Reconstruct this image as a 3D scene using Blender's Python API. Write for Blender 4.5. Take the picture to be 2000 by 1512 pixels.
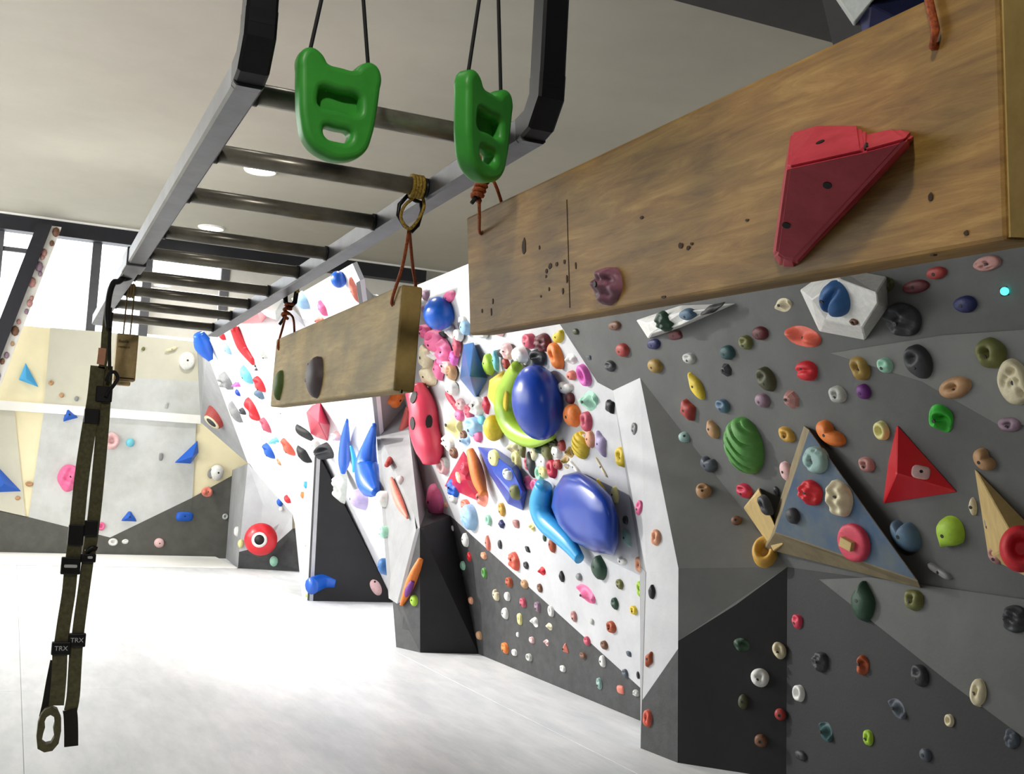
import bpy, bmesh, math, random
from mathutils import Vector, Matrix
from mathutils.bvhtree import BVHTree

for _o in list(bpy.data.objects):
    bpy.data.objects.remove(_o, do_unlink=True)
SC = bpy.context.scene
C = SC.collection

# ------------------------------------------------------------------ camera
# world: +Y runs down the room (along the ladder), +X to the climbing wall, Z up
F_PX, CX, CY, EYE = 2150.0, 1000.0, 756.0, 1.7
_u = Vector((25 - CX, 896 - CY, F_PX)).normalized()
_up = _u.cross(Vector((1, .0525, 0))).normalized()
if _up.y > 0:
    _up = -_up
_v = _u.cross(_up).normalized()
if _v.x < 0:
    _v = -_v
RM = Matrix((_v, _u, _up))                     # image frame -> world
CAM = Vector((0, 0, EYE))
_r, _d, _f = RM @ Vector((1, 0, 0)), RM @ Vector((0, 1, 0)), RM @ Vector((0, 0, 1))
cam_data = bpy.data.cameras.new('camera')
cam_data.sensor_fit = 'HORIZONTAL'
cam_data.sensor_width = 36
cam_data.lens = 36 * F_PX / 2000
cam_data.clip_start = .05
cam = bpy.data.objects.new('camera', cam_data)
C.objects.link(cam)
_m = Matrix((_r, -_d, -_f)).transposed().to_4x4()
_m.translation = CAM
cam.matrix_world = _m
SC.camera = cam

# ------------------------------------------------------------------ world, light, exposure
SC.view_settings.view_transform = 'Standard'
SC.view_settings.look = 'None'
SC.view_settings.gamma = 1
SC.view_settings.use_curve_mapping = False
SC.view_settings.exposure = 0.4
world = bpy.data.worlds.new('sky')
SC.world = world
world.use_nodes = True
world.node_tree.nodes['Background'].inputs[0].default_value = (.92, .97, 1, 1)
world.node_tree.nodes['Background'].inputs[1].default_value = 3.0

def area_light(name, loc, direction, sx, sy, power, col=(1, 1, 1), spread=180):
    l = bpy.data.lights.new(name, 'AREA')
    l.shape = 'RECTANGLE'
    l.size, l.size_y, l.energy, l.color = sx, sy, power, col
    l.spread = math.radians(spread)
    o = bpy.data.objects.new(name, l)
    C.objects.link(o)
    o.location = loc
    o.rotation_euler = Vector(direction).to_track_quat('-Z', 'Y').to_euler()
    return o

# daylight entering the long row of windows in the left wall (outside the frame)
area_light('window_daylight', (-6.25, 14.6, 3.6), (1, 0, -.12), 13.2, 3.8, 500, (1, .99, .96))

def flood(name, loc, target, power, cone=95, blend=.5, size=.12, col=(1, .97, .93)):
    l = bpy.data.lights.new(name, 'SPOT')
    l.energy, l.spot_size, l.spot_blend, l.shadow_soft_size, l.color = power, math.radians(cone), blend, size, col
    o = bpy.data.objects.new(name, l)
    C.objects.link(o)
    o.location = loc
    o.rotation_euler = (Vector(target) - Vector(loc)).to_track_quat('-Z', 'Y').to_euler()
    return o

FLOODS = [((-2.6, 13.6, 5.2), (4.0, 10.6, 2.6), 2100, 62), ((-3.2, 18.0, 5.2), (4.0, 15.2, 2.4), 1500, 75)]
DOWN = [(2.95, 16.0), (2.95, 20.4), (2.95, 11.8), (-2.2, 11.8), (-2.2, 16.0), (-2.2, 20.4)]  # last three are unseen extras, added for more light in the hall
NEAR_FILL = [(-1.0, 3.6)]  # added fill: lights the fronts of the straps and hanging board
FILL_POS, FILL_POWER = (-.75, -.1, 4.1), 150  # unseen lamp added to brighten the rings, planks and ladder
DOWN_POWER, NEAR_POWER = 270, 36

# ------------------------------------------------------------------ pixel helpers
def ray(px, py):
    return RM @ Vector((px - CX, py - CY, F_PX))
def onx(px, py, x):
    d = ray(px, py); return CAM + d * (x / d.x)
def ony(px, py, y):
    d = ray(px, py); return CAM + d * (y / d.y)
def onz(px, py, z):
    d = ray(px, py); return CAM + d * ((z - EYE) / d.z)
def onlean(px, py, x0, z0, k):                 # leaning wall x = x0 - k (z - z0)
    d = ray(px, py)
    return CAM + d * ((x0 - k * (EYE - z0)) / (d.x + k * d.z))

# ------------------------------------------------------------------ materials
def lin(c):
    return tuple(((x / 255) / 12.92 if x / 255 <= .04045 else ((x / 255 + .055) / 1.055) ** 2.4) for x in c) + (1,)

def material(name, rgb, rough=.6, metal=0, var=.12, scale=6, bump=0, rgb2=None, stretch=(1, 1, 1), coord='Object', spec=.5, bscale=None):
    m = bpy.data.materials.new(name)
    m.use_nodes = True
    nt = m.node_tree
    b = nt.nodes['Principled BSDF']
    b.inputs['Roughness'].default_value = rough
    b.inputs['Metallic'].default_value = metal
    b.inputs['Specular IOR Level'].default_value = spec
    c1 = lin(rgb)
    c2 = lin(rgb2) if rgb2 else tuple(min(1, x * (1 - var)) for x in c1[:3]) + (1,)
    tc = nt.nodes.new('ShaderNodeTexCoord')
    mp = nt.nodes.new('ShaderNodeMapping')
    mp.inputs['Scale'].default_value = stretch
    nz = nt.nodes.new('ShaderNodeTexNoise')
    nz.inputs['Scale'].default_value = scale
    nz.inputs['Detail'].default_value = 6
    nz.inputs['Roughness'].default_value = .65
    rp = nt.nodes.new('ShaderNodeValToRGB')
    rp.color_ramp.elements[0].position = .36
    rp.color_ramp.elements[1].position = .64
    rp.color_ramp.elements[0].color = c1
    rp.color_ramp.elements[1].color = c2
    nt.links.new(tc.outputs[coord], mp.inputs['Vector'])
    nt.links.new(mp.outputs[0], nz.inputs['Vector'])
    nt.links.new(nz.outputs['Fac'], rp.inputs['Fac'])
    nt.links.new(rp.outputs['Color'], b.inputs['Base Color'])
    if bump:
        bp = nt.nodes.new('ShaderNodeBump')
        bp.inputs['Strength'].default_value = bump
        bp.inputs['Distance'].default_value = .02
        if bscale:
            n2 = nt.nodes.new('ShaderNodeTexNoise')
            n2.inputs['Scale'].default_value = bscale
            n2.inputs['Detail'].default_value = 4
            nt.links.new(mp.outputs[0], n2.inputs['Vector'])
            nt.links.new(n2.outputs['Fac'], bp.inputs['Height'])
        else:
            nt.links.new(nz.outputs['Fac'], bp.inputs['Height'])
        nt.links.new(bp.outputs[0], b.inputs['Normal'])
    return m

def emission(name, rgb, strength):
    m = bpy.data.materials.new(name)
    m.use_nodes = True
    nt = m.node_tree
    nt.nodes.remove(nt.nodes['Principled BSDF'])
    e = nt.nodes.new('ShaderNodeEmission')
    e.inputs[0].default_value = lin(rgb)
    e.inputs[1].default_value = strength
    nt.links.new(e.outputs[0], nt.nodes['Material Output'].inputs[0])
    return m

def glass_pane(name):
    m = bpy.data.materials.new(name)
    m.use_nodes = True
    nt = m.node_tree
    nt.nodes.remove(nt.nodes['Principled BSDF'])
    t = nt.nodes.new('ShaderNodeBsdfTransparent')
    g = nt.nodes.new('ShaderNodeBsdfGlossy')
    g.inputs['Roughness'].default_value = .02
    mx = nt.nodes.new('ShaderNodeMixShader')
    mx.inputs[0].default_value = .06
    nt.links.new(t.outputs[0], mx.inputs[1])
    nt.links.new(g.outputs[0], mx.inputs[2])
    nt.links.new(mx.outputs[0], nt.nodes['Material Output'].inputs[0])
    return m

def wood_material(name, a, b, c, scale=1.0):
    """plank wood: grain runs along local Y"""
    m = bpy.data.materials.new(name)
    m.use_nodes = True
    nt = m.node_tree
    L = nt.links.new
    bs = nt.nodes['Principled BSDF']
    bs.inputs['Roughness'].default_value = .62
    tc = nt.nodes.new('ShaderNodeTexCoord')
    mp = nt.nodes.new('ShaderNodeMapping')
    mp.inputs['Scale'].default_value = (9 * scale, .9 * scale, 9 * scale)
    n1 = nt.nodes.new('ShaderNodeTexNoise')
    n1.inputs['Scale'].default_value = 5
    n1.inputs['Detail'].default_value = 8
    n1.inputs['Roughness'].default_value = .7
    n1.inputs['Distortion'].default_value = .6
    r1 = nt.nodes.new('ShaderNodeValToRGB')
    e = r1.color_ramp.elements
    e[0].position, e[0].color = .3, lin(a)
    e[1].position, e[1].color = .72, lin(c)
    x = r1.color_ramp.elements.new(.5); x.color = lin(b)
    mp2 = nt.nodes.new('ShaderNodeMapping')
    mp2.inputs['Scale'].default_value = (3, 1.6, 3)
    n2 = nt.nodes.new('ShaderNodeTexNoise')
    n2.inputs['Scale'].default_value = 2.2
    n2.inputs['Detail'].default_value = 3
    r2 = nt.nodes.new('ShaderNodeValToRGB')
    r2.color_ramp.elements[0].position, r2.color_ramp.elements[0].color = .38, (.5, .54, .44, 1)
    r2.color_ramp.elements[1].position, r2.color_ramp.elements[1].color = .62, (1, 1, 1, 1)
    mx = nt.nodes.new('ShaderNodeMix')
    mx.data_type = 'RGBA'
    mx.blend_type = 'MULTIPLY'
    mx.inputs[0].default_value = .75
    L(tc.outputs['Object'], mp.inputs[0]); L(mp.outputs[0], n1.inputs['Vector']); L(n1.outputs['Fac'], r1.inputs[0])
    L(tc.outputs['Object'], mp2.inputs[0]); L(mp2.outputs[0], n2.inputs['Vector']); L(n2.outputs['Fac'], r2.inputs[0])
    L(r1.outputs[0], mx.inputs[6]); L(r2.outputs[0], mx.inputs[7]); L(mx.outputs[2], bs.inputs['Base Color'])
    bp = nt.nodes.new('ShaderNodeBump')
    bp.inputs['Strength'].default_value = .25
    bp.inputs['Distance'].default_value = .004
    L(n1.outputs['Fac'], bp.inputs['Height']); L(bp.outputs[0], bs.inputs['Normal'])
    return m

M = {
    'ceiling': material('ceiling_paint', (164, 160, 148), .9, var=.06, scale=1.2),
    'soffit': material('soffit_paint', (62, 60, 60), .9, var=.15, scale=2),
    'floor': material('mat_vinyl', (236, 237, 238), .42, var=.1, scale=2.2, rgb2=(214, 218, 220), stretch=(2.2, .5, 1), bump=.06, bscale=14),
    'wallwhite': material('plaster_white', (225, 222, 214), .85, var=.05),
    'cream': material('cream_panel', (238, 228, 190), .8, var=.06, scale=2),
    'beige': material('beige_panel', (205, 202, 184), .8, var=.08, scale=1.5),
    'palepanel': material('pale_grey_panel', (206, 208, 206), .8, var=.1, scale=1.6, rgb2=(186, 188, 184)),
    'whiterail': material('white_rail', (244, 243, 238), .6, var=.04),
    'grey': material('grey_wall_paint', (150, 151, 153), .72, var=.2, scale=1.7, rgb2=(132, 133, 134), bump=.05, bscale=60),
    'pale': material('pale_wall_paint', (196, 197, 200), .7, var=.1, scale=1.6, rgb2=(178, 179, 182), bump=.05, bscale=60),
    'white': material('white_wall_paint', (226, 226, 230), .7, var=.08, scale=1.6, bump=.04, bscale=60),
    'midgrey': material('near_wall_paint', (92, 93, 92), .72, var=.2, scale=1.8, rgb2=(80, 81, 80), bump=.06, bscale=60),
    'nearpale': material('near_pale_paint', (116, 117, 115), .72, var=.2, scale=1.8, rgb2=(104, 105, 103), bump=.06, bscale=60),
    'dark': material('dark_wall_paint', (66, 67, 68), .7, var=.3, scale=9, rgb2=(52, 53, 54), bump=.1, bscale=60),
    'darknear': material('black_paint_and_shade', (31, 31, 33), .7, var=.2, scale=3, rgb2=(25, 25, 28), bump=.06, bscale=60),  # black foot paint; also carries the shade on the fin sides
    'backdark': material('back_wall_dark_paint', (88, 88, 82), .75, var=.2, scale=5),
    'steel': material('painted_steel', (102, 103, 108), .36, metal=.4, var=.35, scale=7, rgb2=(80, 81, 87)),
    'post': material('black_steel', (34, 34, 38), .4, metal=.4, var=.2),
    'rung': material('worn_pipe', (160, 155, 142), .3, metal=.35, var=.5, scale=9, rgb2=(112, 108, 98), stretch=(.6, 1, 1)),
    'beam': material('navy_black_beam', (26, 26, 34), .5, var=.2),
    'silver': material('brushed_duct', (175, 173, 168), .35, metal=.7, var=.15),
    'mullion': material('window_frame_grey', (84, 84, 88), .5, var=.15),
    'glass': glass_pane('window_glass'),
    'lamp': emission('downlight_diffuser', (255, 250, 240), 14),
    'lampring': material('lamp_trim', (235, 235, 230), .5),
    'led': emission('cyan_indicator', (60, 235, 215), 3.5),
    'wood': wood_material('plank_wood', (122, 86, 34), (156, 116, 52), (188, 150, 80)),
    'wood2': wood_material('pale_plank_wood', (158, 128, 66), (182, 152, 86), (200, 174, 108)),
    'endgrain': material('plank_end_grain', (196, 168, 104), .7, var=.25, scale=14, rgb2=(176, 146, 84)),
    'boardwood': wood_material('hangboard_wood', (214, 180, 126), (226, 194, 140), (236, 206, 152), 1.5),
    'ply': material('bare_plywood', (206, 178, 118), .7, var=.2, scale=8, stretch=(1, 4, 1)),
    'orangecord': material('orange_cord', (196, 98, 38), .7, var=.5, scale=220, rgb2=(120, 52, 30)),
    'yellowcord': material('yellow_cord', (206, 172, 60), .7, var=.6, scale=200, rgb2=(110, 80, 40)),
    'tancord': material('tan_cord', (150, 128, 84), .8, var=.4, scale=200),
    'blackcord': material('black_cord', (20, 20, 22), .7, var=.2, scale=200),
    'carabiner': material('dark_carabiner', (46, 44, 44), .35, metal=.7),
    'strap': material('olive_webbing', (112, 108, 76), .85, var=.25, scale=60, rgb2=(90, 87, 62), bump=.2),
    'strapdark': material('dark_webbing', (42, 41, 34), .85, var=.25, scale=60, bump=.2),
    'buckle': material('black_buckle', (20, 20, 21), .4),
    'print': material('white_print', (225, 225, 225), .6, var=.02),
    'darkprint': material('dark_print', (84, 60, 34), .7, var=.05),
    'ringgreen': material('green_resin', (72, 176, 66), .42, var=.18, scale=8, rgb2=(62, 160, 60)),
    'holehole': material('bolt_recess', (16, 15, 15), .6, var=.05),
    'knot': material('wood_knot', (66, 44, 24), .8, var=.4, scale=40),
}
PAL = {
    'cream': (222, 212, 178), 'white': (232, 232, 228), 'pale_grey': (188, 192, 186), 'grey': (140, 142, 142), 'slate': (84, 92, 102),
    'charcoal': (56, 58, 62), 'black': (26, 26, 28), 'maroon': (98, 34, 40), 'crimson': (196, 38, 70), 'red': (214, 36, 48),
    'brick': (168, 62, 56), 'coral': (224, 96, 74), 'salmon': (230, 132, 114), 'orange': (232, 128, 52), 'rust': (168, 78, 40),
    'brown': (116, 78, 56), 'tan': (188, 146, 104), 'ochre': (166, 136, 66), 'olive': (112, 114, 62), 'dark_olive': (74, 76, 48),
    'yellow': (228, 200, 56), 'gold': (206, 160, 66), 'lime': (166, 206, 56), 'green': (88, 152, 72), 'bright_green': (56, 190, 58),
    'mint': (160, 214, 188), 'aqua': (116, 204, 220), 'cyan': (58, 166, 226), 'blue': (24, 92, 196), 'royal_blue': (22, 66, 172), 'navy': (36, 42, 96),
    'purple': (112, 44, 132), 'lavender': (178, 164, 204), 'mauve': (146, 120, 138), 'pink': (238, 112, 160), 'pale_pink': (232, 190, 190),
    'magenta': (224, 104, 190), 'rose': (202, 84, 106), 'dusty_pink': (184, 132, 126), 'dark_green': (40, 74, 54), 'teal': (44, 84, 86),
    'pale_teal': (148, 182, 176), 'slate_blue': (88, 116, 140), 'pale_blue': (152, 192, 226), 'peach': (224, 160, 126), 'pale_yellow': (230, 224, 152),
    'pinkish_red': (216, 66, 92), 'steel_blue': (46, 100, 160),
}
HM = {k: material('hold_' + k, v, .55, var=.16, scale=26, bump=.12, bscale=120) for k, v in PAL.items()}
GLOSS = {k: material('gloss_' + k, PAL[k], .3, var=.06, scale=10) for k in ('blue', 'royal_blue', 'red', 'cyan', 'lime', 'crimson', 'pink', 'steel_blue', 'pinkish_red')}

# ------------------------------------------------------------------ mesh helpers
def mesh_obj(name, verts, faces, mat, parent=None, smooth=False, mats=None, fmat=None):
    me = bpy.data.meshes.new(name)
    me.from_pydata([tuple(v) for v in verts], [], faces)
    for m in (mats or [mat]):
        me.materials.append(m)
    if fmat:
        for p, i in zip(me.polygons, fmat):
            p.material_index = i
    if smooth:
        for p in me.polygons:
            p.use_smooth = True
    me.update()
    o = bpy.data.objects.new(name, me)
    C.objects.link(o)
    if parent:
        o.parent = parent
    return o

def fix_normals(o):
    bm = bmesh.new(); bm.from_mesh(o.data)
    bmesh.ops.recalc_face_normals(bm, faces=bm.faces)
    bm.to_mesh(o.data); bm.free()
    return o

def bevel(o, w, seg=2):
    bm = bmesh.new(); bm.from_mesh(o.data)
    bmesh.ops.bevel(bm, geom=list(bm.edges), offset=w, segments=seg, profile=.5, affect='EDGES')
    bm.to_mesh(o.data); bm.free()
    return o

def box(name, lo, hi, mat, parent=None, bev=0):
    (x0, y0, z0), (x1, y1, z1) = lo, hi
    v = [(x0, y0, z0), (x1, y0, z0), (x1, y1, z0), (x0, y1, z0), (x0, y0, z1), (x1, y0, z1), (x1, y1, z1), (x0, y1, z1)]
    f = [(0, 3, 2, 1), (4, 5, 6, 7), (0, 1, 5, 4), (1, 2, 6, 5), (2, 3, 7, 6), (3, 0, 4, 7)]
    o = mesh_obj(name, v, f, mat, parent)
    if bev:
        bevel(o, bev)
    return o

def smooth_path(pts, n=6):
    pts = [Vector(p) for p in pts]
    if len(pts) < 3:
        return pts
    out = []
    for i in range(len(pts) - 1):
        p0, p1, p2, p3 = pts[max(i - 1, 0)], pts[i], pts[i + 1], pts[min(i + 2, len(pts) - 1)]
        for k in range(n):
            t = k / n
            out.append(.5 * ((2 * p1) + (p2 - p0) * t + (2 * p0 - 5 * p1 + 4 * p2 - p3) * t * t + (3 * p1 - p0 - 3 * p2 + p3) * t ** 3))
    out.append(pts[-1])
    return out

def sweep(name, pts, prof, mat, parent=None, smooth=True, up=(0, 0, 1), closed=False, scales=None):
    """prof: list of (a, b) in the side/up frame"""
    pts = [Vector(p) for p in pts]
    n, k = len(pts), len(prof)
    verts, faces = [], []
    side_prev = None
    for i, p in enumerate(pts):
        if closed:
            t = (pts[(i + 1) % n] - pts[i - 1]).normalized()
        else:
            t = (pts[min(i + 1, n - 1)] - pts[max(i - 1, 0)]).normalized()
        if side_prev is None:
            side = t.cross(Vector(up))
            if side.length < 1e-3:
                side = t.cross(Vector((1, 0, 0)))
        else:
            side = side_prev - t * side_prev.dot(t)
        side.normalize(); side_prev = side
        u2 = side.cross(t).normalized()
        s = scales[i] if scales else 1
        for a, b in prof:
            verts.append(p + side * a * s + u2 * b * s)
    for i in range(n if closed else n - 1):
        for j in range(k):
            a, b = i * k + j, i * k + (j + 1) % k
            c, d = ((i + 1) % n) * k + (j + 1) % k, ((i + 1) % n) * k + j
            faces.append((a, b, c, d))
    if not closed:
        faces.append(tuple(range(k))[::-1])
        faces.append(tuple((n - 1) * k + j for j in range(k)))
    return fix_normals(mesh_obj(name, verts, faces, mat, parent, smooth))

def tube(name, pts, r, mat, parent=None, k=8, closed=False, smooth=True, n=5, scales=None):
    pr = [(r * math.cos(2 * math.pi * i / k), r * math.sin(2 * math.pi * i / k)) for i in range(k)]
    P = smooth_path(pts, n) if (smooth and not closed) else [Vector(p) for p in pts]
    return sweep(name, P, pr, mat, parent, True, closed=closed, scales=scales)

def tag(o, label=None, cat=None, group=None, kind=None):
    if label: o['label'] = label
    if cat: o['category'] = cat
    if group: o['group'] = group
    if kind: o['kind'] = kind
    return o

def empty(name, loc=(0, 0, 0), rot=None):
    o = bpy.data.objects.new(name, None)
    o.empty_display_size = .1
    C.objects.link(o)
    o.location = loc
    if rot: o.rotation_euler = rot
    return o

def set_base(root, loc):
    """move an Empty to the thing's base while its children keep their world coordinates"""
    root.location = loc
    for ch in root.children:
        if ch.type == 'MESH':
            ch.data.transform(Matrix.Translation(-Vector(loc)))

# ------------------------------------------------------------------ room shell
H_CEIL, Y_BACK = 6.1, 21.8
X_L, X_R, Y_N = -6.0, 9.6, -3.0
floor = empty('floor'); tag(floor, 'white vinyl floor of wide padded mats', None, None, 'structure')
mx = [X_L, -3.2, .2, 3.6, X_R]
my = [Y_N, 1.0, 5.0, 9.0, 13.0, 17.0, 21.8]
g = .0012
for i in range(len(mx) - 1):
    for j in range(len(my) - 1):
        box('mat', (mx[i] + g, my[j] + g, -.2), (mx[i + 1] - g, my[j + 1] - g, 0), M['floor'], floor, .0015)
base_slab = box('slab', (X_L, Y_N, -.3), (X_R, Y_BACK, -.2), M['wallwhite'], floor)

ceiling = box('ceiling', (X_L, 7.95, H_CEIL), (X_R, Y_BACK + .2, H_CEIL + .15), M['ceiling']); tag(ceiling, 'grey painted ceiling over the far hall', None, None, 'structure')
soffit = box('ceiling_soffit', (X_L, Y_N, 5.98), (X_R, 7.95, H_CEIL + .15), M['soffit']); tag(soffit, 'dark dropped soffit above the near end', None, None, 'structure')
wr = box('wall_outer', (X_R, Y_N, -.3), (X_R + .15, Y_BACK, H_CEIL + .1), M['wallwhite']); tag(wr, 'plain plaster wall behind the climbing wall', None, None, 'structure')
wn = box('wall_near', (X_L, Y_N - .15, -.3), (X_R, Y_N, H_CEIL + .1), M['soffit']); tag(wn, 'dark wall behind the viewer', None, None, 'structure')

# left wall with a long band of windows
wl = empty('wall_left'); tag(wl, 'plaster wall with a long window band', None, None, 'structure')
box('wall_section', (X_L - .15, Y_N, -.3), (X_L, 8, H_CEIL + .1), M['wallwhite'], wl)
box('wall_section', (X_L - .15, 8, -.3), (X_L, Y_BACK, 1.7), M['wallwhite'], wl)
box('wall_section', (X_L - .15, 8, 5.5), (X_L, Y_BACK, H_CEIL + .1), M['wallwhite'], wl)
box('wall_section', (X_L - .15, 21.2, 1.7), (X_L, Y_BACK, 5.5), M['wallwhite'], wl)
w1 = empty('window_1'); tag(w1, 'long daylight window band in the left wall', None, None, 'structure')
for k in range(7):
    y0 = 8 + k * 13.2 / 6
    box('mullion', (X_L - .1, y0 - .03, 1.7), (X_L - .04, y0 + .03, 5.5), M['mullion'], w1)
    if k < 6:
        box('pane', (X_L - .075, y0 + .03, 1.7), (X_L - .065, y0 + 13.2 / 6 - .03, 5.5), M['glass'], w1)

# back wall: painted panels below, clerestory windows above
def bk(px, py, off=0):
    return ony(px, py, Y_BACK - off)
def flat_panel(name, pts, mat, parent, t=.02):
    """plate on the back wall: outline given on its front face"""
    n = len(pts)
    v = [Vector(p) for p in pts] + [Vector(p) + Vector((0, t, 0)) for p in pts]
    f = [tuple(range(n)), tuple(range(2 * n - 1, n - 1, -1))] + [(i, i + n, (i + 1) % n + n, (i + 1) % n) for i in range(n)]
    return fix_normals(mesh_obj(name, v, f, mat, parent))
wb = empty('wall_back'); tag(wb, 'back climbing wall of pale and cream panels', None, None, 'structure')
box('wall_section', (X_L, Y_BACK, -.3), (X_R, Y_BACK + .2, 4.12), M['cream'], wb)
box('wall_section', (3.5, Y_BACK + .01, 4.12), (X_R, Y_BACK + .2, H_CEIL), M['wallwhite'], wb)
o = .03
def pl(name, pix, mat, off=.03):
    return flat_panel(name, [bk(x, y, off) for x, y in pix], mat, wb, off)
pl('panel', [(-420, 755), (28, 800), (50, 1010), (-420, 903)], M['beige'])
pl('panel', [(86, 800), (384, 818), (376, 972), (215, 1050), (56, 1010)], M['palepanel'])
pl('panel', [(98, 640), (200, 648), (388, 668), (392, 812), (86, 790)], M['beige'])
pl('panel', [(218, 735), (392, 745), (392, 813), (210, 803)], M['palepanel'], .04)
pl('panel', [(-420, 903), (56, 1010), (215, 1050), (215, 1096), (-420, 1071)], M['backdark'])
pl('panel', [(215, 1050), (376, 972), (366, 1100), (215, 1096)], M['backdark'], .035)
pl('panel', [(376, 972), (520, 893), (520, 1108), (366, 1100)], M['backdark'], .03)
pl('rail', [(-420, 751), (392, 811), (392, 828), (-420, 771)], M['whiterail'], .07)
box('kickboard', (X_L, 19.5, .0), (3.7, Y_BACK - .06, .035), M['whiterail'], wb, .01)
# beam under the ceiling, clerestory
bm_ = empty('trim_1'); tag(bm_, 'dark beam along the top of the back wall', None, None, 'structure')
box('beam', (X_L, Y_BACK - .25, 5.8), (7.55, Y_BACK + .05, H_CEIL - .02), M['beam'], bm_)
box('beam_cover', (7.55, Y_BACK - .27, 5.8), (8.9, Y_BACK + .05, H_CEIL - .03), M['silver'], bm_)
box('light_gap', (X_L, Y_BACK - .3, H_CEIL - .03), (X_R, Y_BACK - .25, H_CEIL), M['whiterail'], bm_)
w2 = empty('window_2'); tag(w2, 'bright clerestory windows above the back climbing wall', None, None, 'structure')
for xm in (-2.2, -.55, 1.12, 2.05, 3.5):
    box('mullion', (xm - .09, Y_BACK - .02, 4.12), (xm + .07, Y_BACK + .12, 5.82), M['mullion'], w2)
for a, b in ((-5.9, -2.29), (-2.13, -.64), (-.48, 1.03), (1.19, 1.96), (2.12, 3.41)):
    box('pane', (a, Y_BACK + .05, 4.12), (b, Y_BACK + .06, 5.82), M['glass'], w2)
box('transom', (-5.9, Y_BACK, 5.45), (.05, Y_BACK + .08, 5.53), M['mullion'], w2)
for k in range(4):                              # pale blind slats behind the right-hand panes
    box('blind_slat', (2.1, Y_BACK + .1, 4.2 + k * .3), (3.4, Y_BACK + .12, 4.47 + k * .3), M['wallwhite'], w2)
box('reveal', (X_L, Y_BACK + .2, 4.02), (3.5, Y_BACK + .5, 4.1), M['whiterail'], w2)

# leaning dark column at the far left with a narrow climbing strip
lc = empty('leaning_column'); tag(lc, 'dark leaning steel column at far left with a narrow brown strip of holds', 'column')
p_top, p_bot = ony(92, 440, 21.2), ony(-60, 830, 21.2)
p_bot = p_top + (p_bot - p_top) * (p_top.z / (p_top.z - p_bot.z))
def slant(name, off_x, w, y0, y1, mat):
    a, b = p_top + Vector((off_x, 0, 0)), p_bot + Vector((off_x, 0, 0))
    v = [(p.x + dx, y, p.z) for p in (a, b) for dx, y in ((0, y0), (w, y0), (w, y1), (0, y1))]
    return fix_normals(mesh_obj(name, v, [(0, 1, 2, 3), (4, 7, 6, 5), (0, 4, 5, 1), (1, 5, 6, 2), (2, 6, 7, 3), (3, 7, 4, 0)], mat, lc))
slant('column_shaft', -.16, .24, 21.1, 21.4, M['beam'])
slant('strip', .08, .16, 21.2, 21.35, M['wallwhite'])
rnd = random.Random(5)
for k in range(34):
    t = (k + rnd.uniform(0, 1)) / 34
    c = p_top.lerp(p_bot, t) + Vector((.16 + rnd.uniform(-.05, .05), -.02, 0))
    r = rnd.uniform(.03, .075)
    v, f = [], []
    for i in range(5):
        ph = math.pi * i / 4
        for j in range(8):
            th = 2 * math.pi * j / 8
            v.append(c + Vector((r * math.sin(ph) * math.cos(th), -.5 * r * math.cos(ph) * 1.1, r * 1.4 * math.sin(ph) * math.sin(th))))
    for i in range(4):
        for j in range(8):
            f.append((i * 8 + j, i * 8 + (j + 1) % 8, (i + 1) * 8 + (j + 1) % 8, (i + 1) * 8 + j))
    mesh_obj('hold_knob', v, f, HM[rnd.choice(('brown', 'dusty_pink', 'tan', 'mauve'))], lc, True)

# ------------------------------------------------------------------ climbing wall on the right (fins and leaning panels)
KA, ZF, XA = .35, 1.28, 4.45                   # near wall: vertical foot, overhang above the fold
KB, XB = .16, 4.42                             # middle wall
KC, XC = .55, 4.95                             # overhang beyond the second fin
KD, XD = .60, 4.90                             # far overhang
TOP = 3.78
def A_(x, y): return onlean(x, y, XA, ZF, KA)
def B_(x, y): return onlean(x, y, XB, 0, KB)
def C_(x, y): return onlean(x, y, XC, 0, KC)
def D_(x, y): return onlean(x, y, XD, 0, KD)
V = Vector
def a_at(y, z): return V((XA - KA * (z - ZF), y, z))
def b_at(y, z): return V((XB - KB * z, y, z))
def c_at(y, z): return V((XC - KC * z, y, z))
def d_at(y, z): return V((XD - KD * z, y, z))

FACETS = []                                     # (zone, points) for placing holds
wall = empty('wall_right'); tag(wall, 'grey and black climbing wall of folded panels and fins', None, None, 'structure')
def facet(zone, pts, mat, t=.05):
    pts = [V(p) for p in pts]
    n = V((0, 0, 0))
    for i in range(len(pts)):
        a, b = pts[i], pts[(i + 1) % len(pts)]
        n += V(((a.y - b.y) * (a.z + b.z), (a.z - b.z) * (a.x + b.x), (a.x - b.x) * (a.y + b.y)))
    n.normalize()
    cen = sum(pts, V((0, 0, 0))) / len(pts)
    if n.dot(CAM - cen) < 0:
        n = -n; pts = pts[::-1]
    k = len(pts)
    v = pts + [p - n * t for p in pts]
    f = [tuple(range(k)), tuple(range(2 * k - 1, k - 1, -1))] + [(i, i + k, (i + 1) % k + k, (i + 1) % k) for i in range(k)]
    o = fix_normals(mesh_obj('wall_panel', v, f, mat, wall))
    FACETS.append((zone, pts))
    return o

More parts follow.
